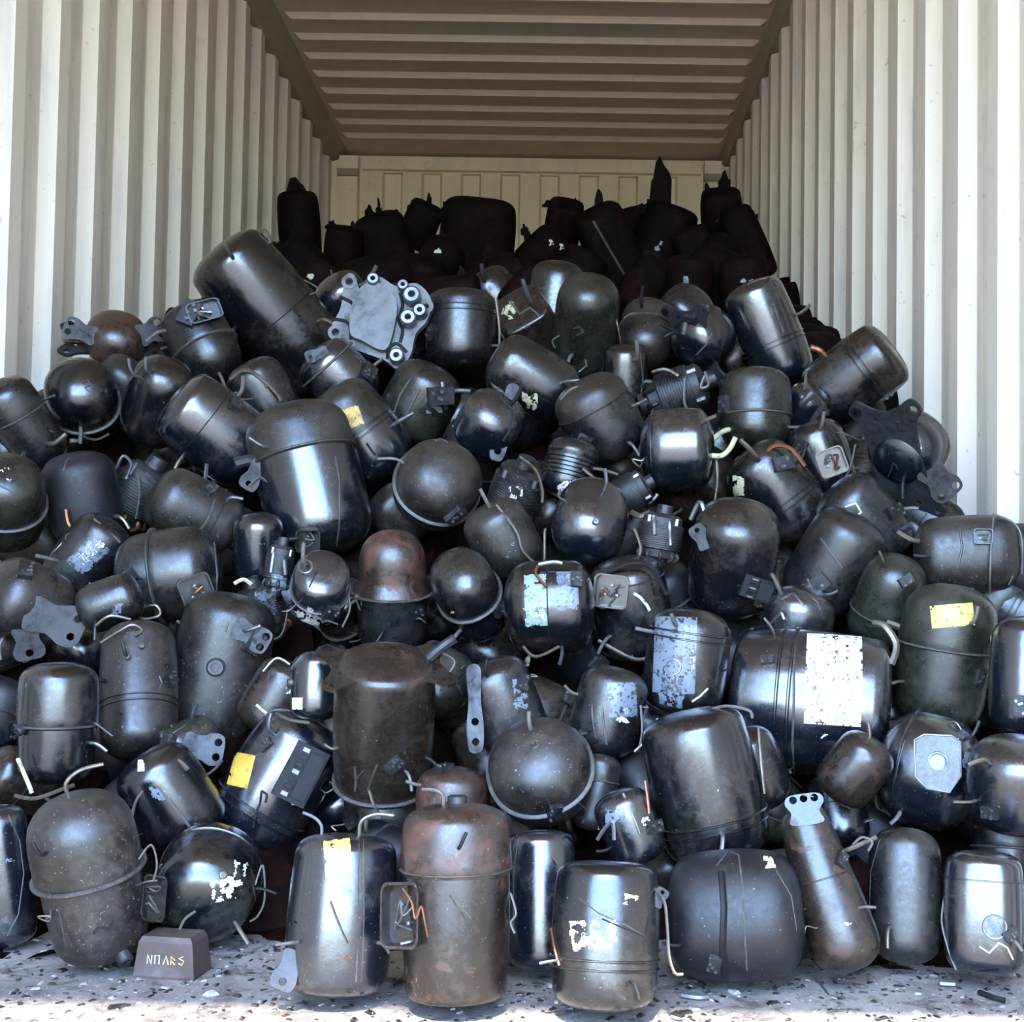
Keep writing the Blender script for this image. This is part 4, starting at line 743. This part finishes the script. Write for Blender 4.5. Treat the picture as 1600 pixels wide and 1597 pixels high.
            _, mn, pts, wd = ft; P = []
            for i in range(len(pts) - 1):
                for q in range(5):
                    x_, y_ = pts[i][0] + (pts[i + 1][0] - pts[i][0]) * q / 5, pts[i][1] + (pts[i + 1][1] - pts[i][1]) * q / 5
                    h = bvh.ray_cast(loc(x_, y_, 400), -tl)
                    if h[0] is not None: P.append(h[0])
            h = bvh.ray_cast(loc(pts[-1][0], pts[-1][1], 400), -tl)
            if h[0] is not None: P.append(h[0])
            if len(P) > 1:
                nm = {'seam': 'weld_line', 'dark': 'scratch', 'pipe': 'metal_rod', 'copper': 'metal_rod', 'steel': 'metal_strip', 'rubber': 'strap', 'chalk': 'paint_mark', 'white': 'paint_mark', 'cream': 'wire'}[mn]
                MB().tube(P, wd * ppm * .62, 6, 1).build(nm, M[mn], root)
        elif k == 'pipe':
            _, dx, dy, ddx, ddy, ln, r, mn = ft; h, nr = hit(dx, dy)
            out = (rl * ddx - ul * ddy); out = out.normalized() if out.length > 0 else nr
            a0 = h - nr * 2 * ppm; a1 = h + nr * ln * .35 * ppm; a2 = a1 + (out * .8 + nr * .5).normalized() * ln * .4 * ppm; a3 = a2 + (out + tl * .2).normalized() * ln * .5 * ppm
            MB().tube([a0, a1, a2, a3], r * ppm, 8, 4).build('pipe_stub', M[mn], root)
        elif k == 'wire':
            _, pts, r, mn = ft
            MB().tube([loc(*q) for q in pts], r * ppm * .8, 6, 5).build('wire' if r < 3.4 else 'bent_pipe', M[mn], root)
        elif k == 'stub':
            _, dx, dy, r, ln = ft; h, nr = hit(dx, dy); q = nr.to_track_quat('Z', 'Y').to_matrix(); r *= ppm; ln *= ppm
            MB().lathe([(0, -r), (r, -r), (r, ln * .8), (r * .8, ln), (r * .5, ln), (r * .5, ln * .6), (0, ln * .6)], 18, M=q, c=h).build('fitting', M['pipe'] if r < 8 * ppm else M['plate'], root)
        elif k == 'emb':
            _, dx, dy, r = ft; P = []
            for q in range(20):
                h = bvh.ray_cast(loc(dx + r * math.cos(q * .3142), dy + r * math.sin(q * .3142), 400), -tl)
                if h[0] is not None: P.append(h[0])
            if len(P) == 20: MB().tube(P, 1.8 * ppm, 6, 1, closed=True).build('embossed_ring', M['steel'] if r < 20 else mt, root)
        elif k == 'box':
            _, dx, dy, w_, h_, rot = ft; h, nr = hit(dx, dy); nr = (nr * .8 + tl).normalized(); xx, yy = basis(nr, rot)
            w2, h2, dpt = w_ / 2 * ppm, h_ / 2 * ppm, min(w_, h_) * .42 * ppm; th = 2.2 * ppm
            q = Matrix((xx, yy, nr)).transposed(); c0 = h + nr * dpt * .35
            cr = .35
            ol = []
            for (sx, sy) in ((1, 1), (-1, 1), (-1, -1), (1, -1)):
                cx_, cy_ = sx * w2 * (1 - cr), sy * h2 * (1 - cr); a0 = {(1, 1): 0, (-1, 1): 90, (-1, -1): 180, (1, -1): 270}[(sx, sy)]
                for g in range(5): a_ = R_(a0 + g * 22.5); ol.append((cx_ + math.cos(a_) * w2 * cr, cy_ + math.sin(a_) * h2 * cr))
            vs = []; fs = []; m_ = len(ol)
            for (zz, ss) in ((-dpt, 1), (dpt * .5, 1.0), (dpt * .6, 1.06), (dpt * .66, 1.06), (dpt * .66, .96), (-dpt * .2, .92), ):
                for (x_, y_) in ol: vs.append(c0 + q @ Vector((x_ * ss, y_ * ss, zz)))
            for g in range(5):
                for z_ in range(m_): z2 = (z_ + 1) % m_; fs.append((g * m_ + z_, g * m_ + z2, (g + 1) * m_ + z2, (g + 1) * m_ + z_))
            fs.append(tuple(5 * m_ + z_ for z_ in range(m_)))
            tb = mk('terminal_box', vs, fs, lm if it['mat'] != 'brown' else M['brown'], root)
            for (px_, py_) in ((0, h2 * .35), (w2 * .35, -h2 * .25), (-w2 * .35, -h2 * .25)):
                MB().lathe([(0, -dpt * .3), (w2 * .1, -dpt * .3), (w2 * .1, dpt * .35), (0, dpt * .38)], 8, M=q, c=c0 + q @ Vector((px_, py_, 0))).build('terminal_pin', M['steel'], tb)
            for g in range(2):
                pp = [c0 + q @ Vector((rn.uniform(-.6, .6) * w2, rn.uniform(-.7, .7) * h2, dpt * zz)) for zz in (0, .5, .7, .3)]
                MB().tube(pp, 1.5 * ppm, 6, 4).build('wire', M[rn.choice(['copper', 'wire', 'pipe'])], tb)
        elif k == 'tblock':
            _, dx, dy, w_, h_, rot = ft; h, nr = hit(dx * .8, dy * .8); nr = (nr * .5 + tl).normalized(); xx, yy = basis(nr, rot)
            q = Matrix((xx, yy, nr)).transposed(); w2, h2 = w_ * ppm, h_ * ppm
            b = MB(); b.box(h + nr * 4 * ppm, (w2, h2, 26 * ppm), q); b.box(h + nr * 12 * ppm + xx * w2 * .2, (w2 * .45, h2 * .8, 22 * ppm), q)
            tb = b.build('terminal_block', M['rubber'], root, smooth=False)
            for g in range(7):
                c = h + nr * 18 * ppm - xx * w2 * .2 + yy * (g / 6 - .5) * h2 * .8
                MB().box(c, (w2 * .2, h2 * .07, 10 * ppm), q).build('terminal_pin', M['steel' if g % 3 == 0 else 'rubber'], tb, smooth=False)
        elif k in ('lug', 'lug2'):
            if k == 'lug': _, dx, dy, an, ln, wd, nh = ft
            else: _, dx, dy, an, ln, wd = ft; nh = 2
            h, nr = hit(dx, dy)
            if k == 'lug2': h = h + tl * 5 * ppm
            nr = (nr * .25 + tl).normalized(); xx, yy = basis(nr, an); q = Matrix((xx, yy, nr)).transposed()
            l_, w2 = ln * ppm, wd * ppm / 2
            ol = smooth_loop([(-l_ * .15, w2 * .8), (l_ * .3, w2 * .75), (l_ * .65, w2 * 1.0), (l_ * .95, w2 * .8), (l_, 0), (l_ * .95, -w2 * .8), (l_ * .65, -w2 * 1.0), (l_ * .3, -w2 * .7), (-l_ * .15, -w2 * .8)], 4)
            hr = min(w2 * .3, 6 * ppm)
            hs = {1: [(l_ * .75, 0, hr)], 2: [(l_ * .8, w2 * .45, hr), (l_ * .8, -w2 * .45, hr)], 3: [(l_ * .8, w2 * .55, hr), (l_ * .82, 0, hr), (l_ * .8, -w2 * .55, hr)]}[nh]
            if k == 'lug2': hs = [(l_ * .85, 0, hr * 1.5), (l_ * .58, 0, hr * 1.5)]
            me = plate_mesh(ol, hs, 4 * ppm, Matrix.Translation(h + nr * 1.0 * ppm) @ q.to_4x4())
            link('bracket', me, M['brown'] if it['mat'] in ('brown',) else M['plate'], root)
        elif k == 'feet':
            _, e_, W, H, rot = ft; W *= ppm; H *= ppm
            zz = e_ * L / 2; a = R_(rot)
            ol = [(W * .98, H * .75), (W * .8, H * 1.0), (W * .62, H * .78), (W * .3, H * .7), (-W * .3, H * .7), (-W * .62, H * .78), (-W * .8, H * 1.0), (-W * .98, H * .75), (-W * .86, H * .35), (-W * .8, 0), (-W * .86, -H * .35), (-W * .98, -H * .75), (-W * .8, -H), (-W * .62, -H * .78), (-W * .3, -H * .7), (W * .3, -H * .7), (W * .62, -H * .78), (W * .8, -H), (W * .98, -H * .75), (W * .86, -H * .35), (W * .8, 0), (W * .86, H * .35)]
            hs = [(sx * W * .82, sy * H * .78, W * .06) for sx in (-1, 1) for sy in (-1, 1)] + [(sx * W * .68, sy * H * .3, W * .045) for sx in (-1, 1) for sy in (-1, 1)]
            me = plate_mesh(smooth_loop(ol, 3), hs, 5 * ppm, Matrix.Translation(O + Vector((0, 0, zz))) @ Matrix.Rotation(a, 4, 'Z'))
            pl = link('mounting_plate', me, M['brown'] if it['mat'] == 'brown' else M['plate'], root)
            for sx in (-1, 1):
                c = O + Matrix.Rotation(a, 3, 'Z') @ Vector((sx * W * .82, H * .78, zz))
                MB().lathe([(W * .04, -5 * ppm), (W * .085, -5 * ppm), (W * .085, 5 * ppm), (W * .04, 5 * ppm), (W * .04, -5 * ppm)], 14, c=c).build('grommet', M['rubber'], pl)
        elif k == 'core':
            _, dx, dy, sz = ft; h, nr = hit(dx, dy); xx, yy = basis(nr, rn.uniform(0, 90)); q = Matrix((xx, yy, nr)).transposed(); z = sz * ppm
            tb = MB().box(h + nr * z * .08, (z * .9, z * .6, z * .3), q).build('terminal_cover', M['core'], root, smooth=False)
            for g in range(4):
                c = h + nr * z * .24 + xx * rn.uniform(-.35, .35) * z + yy * rn.uniform(-.25, .25) * z
                MB().lathe([(0, -z * .1), (z * .07, -z * .1), (z * .07, z * .08), (0, z * .08)], 7, M=q, c=c).build('screw', M[rn.choice(['steel', 'pipe', 'steel'])], tb)
        elif k == 'shield':
            _, dx, dy, w_, h_, rot = ft; h, nr = hit(dx, dy); nr = (nr * 2 + tl - ul * .4).normalized(); xx, yy = basis(nr, rot); q = Matrix((xx, yy, nr)).transposed()
            w2, h2 = w_ / 2 * ppm, h_ / 2 * ppm
            sh = [(-w2, h2 * .8), (-w2 * .6, h2), (w2 * .6, h2), (w2, h2 * .8), (w2, -h2 * .4), (w2 * .5, -h2), (-w2 * .5, -h2 * .9), (-w2, -h2 * .5)]
            me = plate_mesh(sh, [(0, h2 * .1, w2 * .42)], 9 * ppm, Matrix.Translation(h + nr * .5 * ppm) @ q.to_4x4()); link('shield_plate', me, M['satin'], root)
            rim = [h + nr * 5.5 * ppm + q @ Vector((x_, y_, 0)) for (x_, y_) in sh]
            MB().tube(rim, 1.6 * ppm, 6, 1, closed=True).build('shield_rim', M['steel'], root)
        elif k == 'shard':
            _, dx, dy, w_, h_ = ft; c = loc(dx, dy, 4); wx, wy, wz = rl * w_ * ppm / 2, ul * h_ * ppm, tl * 5 * ppm
            j_ = lambda: rn.uniform(-.16, .16)
            f_ = [c - wx - wy * .2, c - wx * (.95 + j_()) + wy * (.35 + j_()), c - wx * (.5 + j_()) + wy * (.55 + j_()), c - wx * (.35 + j_()) + wy * (.9 + j_()), c + wx * (.05 + j_()) + wy, c + wx * (.35 + j_()) + wy * (.8 + j_()), c + wx * (.6 + j_()) + wy * (.6 + j_()), c + wx * (.95 + j_()) + wy * (.45 + j_()), c + wx * .9 - wy * .2]
            tw = tl * rn.uniform(-.4, .4); f_ = [v + tw * (v - c).dot(ul) for v in f_]
            vs = [v + wz for v in f_] + [v - wz for v in f_]; m_ = len(f_)
            MB().add(vs, [tuple(range(m_)), tuple(reversed(range(m_, 2 * m_)))] + [(g, g + m_, (g + 1) % m_ + m_, (g + 1) % m_) for g in range(m_)]).build('torn_flange', mt, root, smooth=False)
    return root
for it in ITEMS:
    if len(it['label'].replace('-', ' ').split()) > 16: print('LONG', len(it['label'].replace('-', ' ').split()), it['label'])
for idx, it in enumerate(ITEMS):
    it['root'] = compressor(it, idx)

# ------------------------------------------------------------------ the cast aluminium housing near the top
def housing():
    it = dict(x=592, y=500, ang=60, tilt=0, L=150, D=120); Z = 3.30
    p = pose(it, Z); ppm = p['ppm']; t, r, u = p['t'], p['r'], p['u']
    nrm = (t * .93 + u * .32 - r * .12).normalized(); xx = (r - nrm * r.dot(nrm)).normalized(); yy = nrm.cross(xx)
    q = Matrix((xx, yy, nrm)).transposed()
    root = bpy.data.objects.new('aluminium_housing', None); COL.objects.link(root)
    root.matrix_world = Matrix.Translation(p['P']) @ q.to_4x4()
    tag(root, 'pale cast aluminium compressor housing with lugs of open holes, on top of the pile', 'compressor housing')
    s = ppm; S = lambda pts: [(x * s, -y * s) for (x, y) in pts]
    main_ = smooth_loop(S([(-52, -68), (-38, -72), (-26, -46), (0, -68), (28, -52), (60, -56), (82, -30), (76, 4), (58, 26), (50, 60), (30, 82), (10, 68), (-30, 52), (-72, 30), (-70, 6), (-58, -20)]), 4)
    me = plate_mesh(main_, [(-45 * s, 60 * s, 6 * s), (-66 * s, -22 * s, 6.5 * s), (74 * s, 18 * s, 5 * s)], 16 * s, Matrix.Identity(4)); link('flange', me, M['alu'], root)
    face = smooth_loop(S([(-36, -28), (-14, -54), (10, -48), (30, -22), (26, 20), (12, 56), (-24, 40), (-42, 26)]), 4)
    me = plate_mesh(face, [], 34 * s, Matrix.Translation((0, 0, 6 * s))); link('face_boss', me, M['alu'], root)
    for i, pts in enumerate(([(-60, -36), (-44, -28), (-36, -22), (-28, -34), (-24, -46)], [(-70, 0), (-52, 4), (-44, 12), (-42, 34)], [(34, -40), (38, -20), (32, 4), (38, 20), (34, 40)], [(14, 66), (18, 48), (30, 42), (44, 56)])):
        MB().tube([Vector((x * s, -y * s, 9 * s)) for (x, y) in pts], 2.6 * s, 8, 4).build('gasket_line', M['rubber'], root)
    b = MB()
    for (x, y, rr, hh) in ((54, -30, 14, 26), (66, -6, 11, 22), (48, 6, 13, 24), (40, -48, 9, 20), (-6, -58, 10, 22), (30, 66, 12, 22)):
        b2 = MB().lathe([(rr * s, 0), (rr * s, hh * s), (rr * .8 * s, (hh + 3) * s), (rr * .4 * s, (hh + 3) * s), (rr * .4 * s, 4 * s), (0, 4 * s)], 16, c=(x * s, -y * s, 4 * s)); b2.build('port_boss', M['steel'], root)
    for (x, y) in ((-45, -60), (-66, 22), (74, -18)):
        MB().lathe([(6 * s, -9 * s), (11 * s, -9 * s), (12 * s, 10 * s), (6 * s, 10 * s), (6 * s, -9 * s)], 20, c=(x * s, -y * s, 0)).build('lug_ring', M['alu'], root)
    MB().lathe([(0, -60 * s), (50 * s, -60 * s), (56 * s, -50 * s), (56 * s, -8 * s), (0, -8 * s)], 36).build('rear_body', M['core'], root)
housing()

# ------------------------------------------------------------------ scrap the visible ones rest on
mrnd = random.Random(5); bumps = [(mrnd.uniform(XL, XR), mrnd.uniform(1.9, 7.4), mrnd.uniform(.06, .12)) for _ in range(900)]
HP = [(z, CAM_H + (918 - y) / F * z) for (y, z) in PROF]; HP.sort()
def hbase(y):
    y -= .30
    if y <= HP[1][0]: return -.02
    for (a, b), (c, d) in zip(HP, HP[1:]):
        if a <= y <= c: return min(b + (d - b) * (y - a) / (c - a) - .08, 1.87 - max(0, y - 5.75) * .8)
    return 1.87 - max(0, y - 5.75) * .8
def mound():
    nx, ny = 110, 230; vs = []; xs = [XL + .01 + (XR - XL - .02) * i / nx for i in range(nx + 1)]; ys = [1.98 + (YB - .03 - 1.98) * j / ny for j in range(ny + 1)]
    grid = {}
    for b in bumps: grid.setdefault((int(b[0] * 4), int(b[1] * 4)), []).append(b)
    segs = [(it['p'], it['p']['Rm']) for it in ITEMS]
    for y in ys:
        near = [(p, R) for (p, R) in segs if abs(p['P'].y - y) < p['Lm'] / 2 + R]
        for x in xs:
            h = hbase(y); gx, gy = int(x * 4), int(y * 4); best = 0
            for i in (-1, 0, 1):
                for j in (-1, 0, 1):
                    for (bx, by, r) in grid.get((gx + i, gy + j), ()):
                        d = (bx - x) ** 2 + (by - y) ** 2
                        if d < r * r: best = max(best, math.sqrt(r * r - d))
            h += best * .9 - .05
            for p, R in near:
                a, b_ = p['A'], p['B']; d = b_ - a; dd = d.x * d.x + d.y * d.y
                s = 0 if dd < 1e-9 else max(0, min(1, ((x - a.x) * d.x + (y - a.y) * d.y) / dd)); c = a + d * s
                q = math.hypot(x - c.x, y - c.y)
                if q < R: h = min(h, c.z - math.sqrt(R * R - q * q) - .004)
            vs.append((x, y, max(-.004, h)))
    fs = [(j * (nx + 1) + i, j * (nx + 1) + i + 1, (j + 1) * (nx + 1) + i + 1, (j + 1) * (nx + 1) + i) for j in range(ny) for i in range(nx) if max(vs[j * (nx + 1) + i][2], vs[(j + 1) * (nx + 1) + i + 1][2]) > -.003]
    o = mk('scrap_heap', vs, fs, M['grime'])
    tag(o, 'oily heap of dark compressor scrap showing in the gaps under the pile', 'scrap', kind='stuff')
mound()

# ------------------------------------------------------------------ small things on the floor
def relay():
    c = at(270, 1506, CAM_H * F / (1522 - 918)); s = .00095
    root = bpy.data.objects.new('relay_box', None); COL.objects.link(root); root.location = (c.x, c.y, 0.0); root.rotation_euler = (0, 0, R_(-8))
    tag(root, 'small brownish relay box with raised characters, on the floor beside the big dusty compressor', 'relay box')
    b = MB(); v = []
    for (z, k, sy) in ((0, 1.0, 1.0), (.004, 1.04, 1.04), (.052, .92, .9), (.060, .82, .8)):
        v += [(-.045 * k, -.03 * sy, z), (.045 * k, -.03 * sy, z), (.045 * k, .03 * sy, z), (-.045 * k, .03 * sy, z)]
    b.add(v, [(3, 2, 1, 0), (12, 13, 14, 15)] + [(4 * g + a, 4 * g + (a + 1) % 4, 4 * g + 4 + (a + 1) % 4, 4 * g + 4 + a) for g in range(3) for a in range(4)])
    b.build('case', M['bakelite'], root, smooth=False)
    glyphs = [[(0, 0), (0, 10), (5, 0), (5, 10)], [(9, 0), (9, 10), (14, 10), (14, 0)], [(19, 0), (22, 10), (25, 0)], [(28, 0), (28, 10), (33, 5), (28, 5), (33, 0)], [(37, 2), (41, 0), (43, 5), (37, 8), (42, 10)]]
    for k, g in enumerate(glyphs):
        pts = [Vector(((x - 20) * .0013 , -.0300 + .0014 * 0, .022 + y * .0012)) for (x, y) in g]
        pts = [Vector((q.x, -.0315 + (q.z / .052) * .0042, q.z)) for q in pts]
        MB().tube(pts, .0011, 5, 1).build('raised_character', M['orange'] if k > 2 else M['chalk'], root)
    b = MB().tube([(.0, .02, .058), (.008, .02, .075), (.02, .03, .085)], .0022, 6, 4); b.build('wire', M['wire'], root)
relay()
def washer(px, py, r, lb):
    y = CAM_H * F / (py - 918); c = at(px, py, y); root_z = .0
    o = MB().lathe([(r * .45, 0), (r, 0), (r, r * .5), (r * .8, r * .62), (r * .45, r * .62), (r * .45, 0)], 24).build('rubber_bushing', M['rubber']); o.location = (c.x, c.y, .0)
    tag(o, lb, 'bushing')
washer(196, 1508, .02, 'small round rubber bushing on the floor between the big dusty compressor and relay box')
def floor_debris():
    rn = random.Random(9); groups = {'light': ([], []), 'dark': ([], []), 'red': ([], [])}
    for i in range(2400):
        y = 1.5 + rn.random() ** 1.0 * .62; x = rn.uniform(-1.05, .95); z = 0
        s = rn.uniform(.001, .0034) * (2.0 if rn.random() < .05 else 1)
        k = rn.choices(['light', 'dark', 'red'], [.16, .80, .04])[0]; V, Fs = groups[k]; n = len(V)
        a = rn.uniform(0, 6.28); el = rn.uniform(1, 2.6)
        pts = []
        for (ux, uy, uz) in ((-1, -1, 0), (1, -1, 0), (1, 1, 0), (-1, 1, 0), (-.6, -.7, 1), (.7, -.5, 1), (.5, .6, 1), (-.7, .5, 1)):
            ux *= el * rn.uniform(.7, 1.2); uy *= rn.uniform(.7, 1.2)
            pts.append((x + (ux * math.cos(a) - uy * math.sin(a)) * s, y + (ux * math.sin(a) + uy * math.cos(a)) * s, uz * s * rn.uniform(.4, .9)))
        V += pts; Fs += [tuple(q + n for q in f) for f in ((3, 2, 1, 0), (4, 5, 6, 7), (0, 1, 5, 4), (1, 2, 6, 5), (2, 3, 7, 6), (3, 0, 4, 7))]
    names = {'light': ('pale_debris', M['pale'], 'pale chips and crumbs scattered over the dirty floor'), 'dark': ('dark_debris', M['dusty'], 'dark oily crumbs scattered over the dirty floor'), 'red': ('red_debris', M['rust'], 'rusty flakes scattered over the dirty floor')}
    for k, (V, Fs) in groups.items():
        nm, mm, lb = names[k]; tag(mk(nm, V, Fs, mm, smooth=False), lb, 'debris', kind='stuff')
floor_debris()
for k, (pts, r, lb, mn) in enumerate((
    ([(1222, 1530), (1250, 1512), (1275, 1518), (1296, 1542)], .0016, 'thin bent wire on the floor in front of the leaning brown bulb', 'wire'),
    ([(612, 1540), (630, 1530), (655, 1546), (672, 1562)], .003, 'dark bent pipe scrap on the floor in front of the ribbed brown cylinder', 'plate'),
    ([(1530, 1536), (1552, 1544), (1570, 1548)], .004, 'straight dark bar scrap on the floor below the round terminal', 'rubber'),
    ([(1468, 1524), (1492, 1525)], .005, 'pale flat scrap on the floor beside the plain upright oval', 'steel'),
    ([(1066, 1548), (1090, 1551), (1106, 1550)], .005, 'pale twisted metal scrap on the floor below the matte black cylinder', 'steel'))):
    P = []
    for (x, y) in pts:
        Yd = CAM_H * F / (y - 918); q = at(x, y, Yd); P.append(Vector((q.x, q.y, r * 1.0)))
    o = MB().tube(P, r, 7, 4).build('wire_scrap' if 'wire' in lb else 'metal_scrap', M[mn]); tag(o, lb, 'scrap')
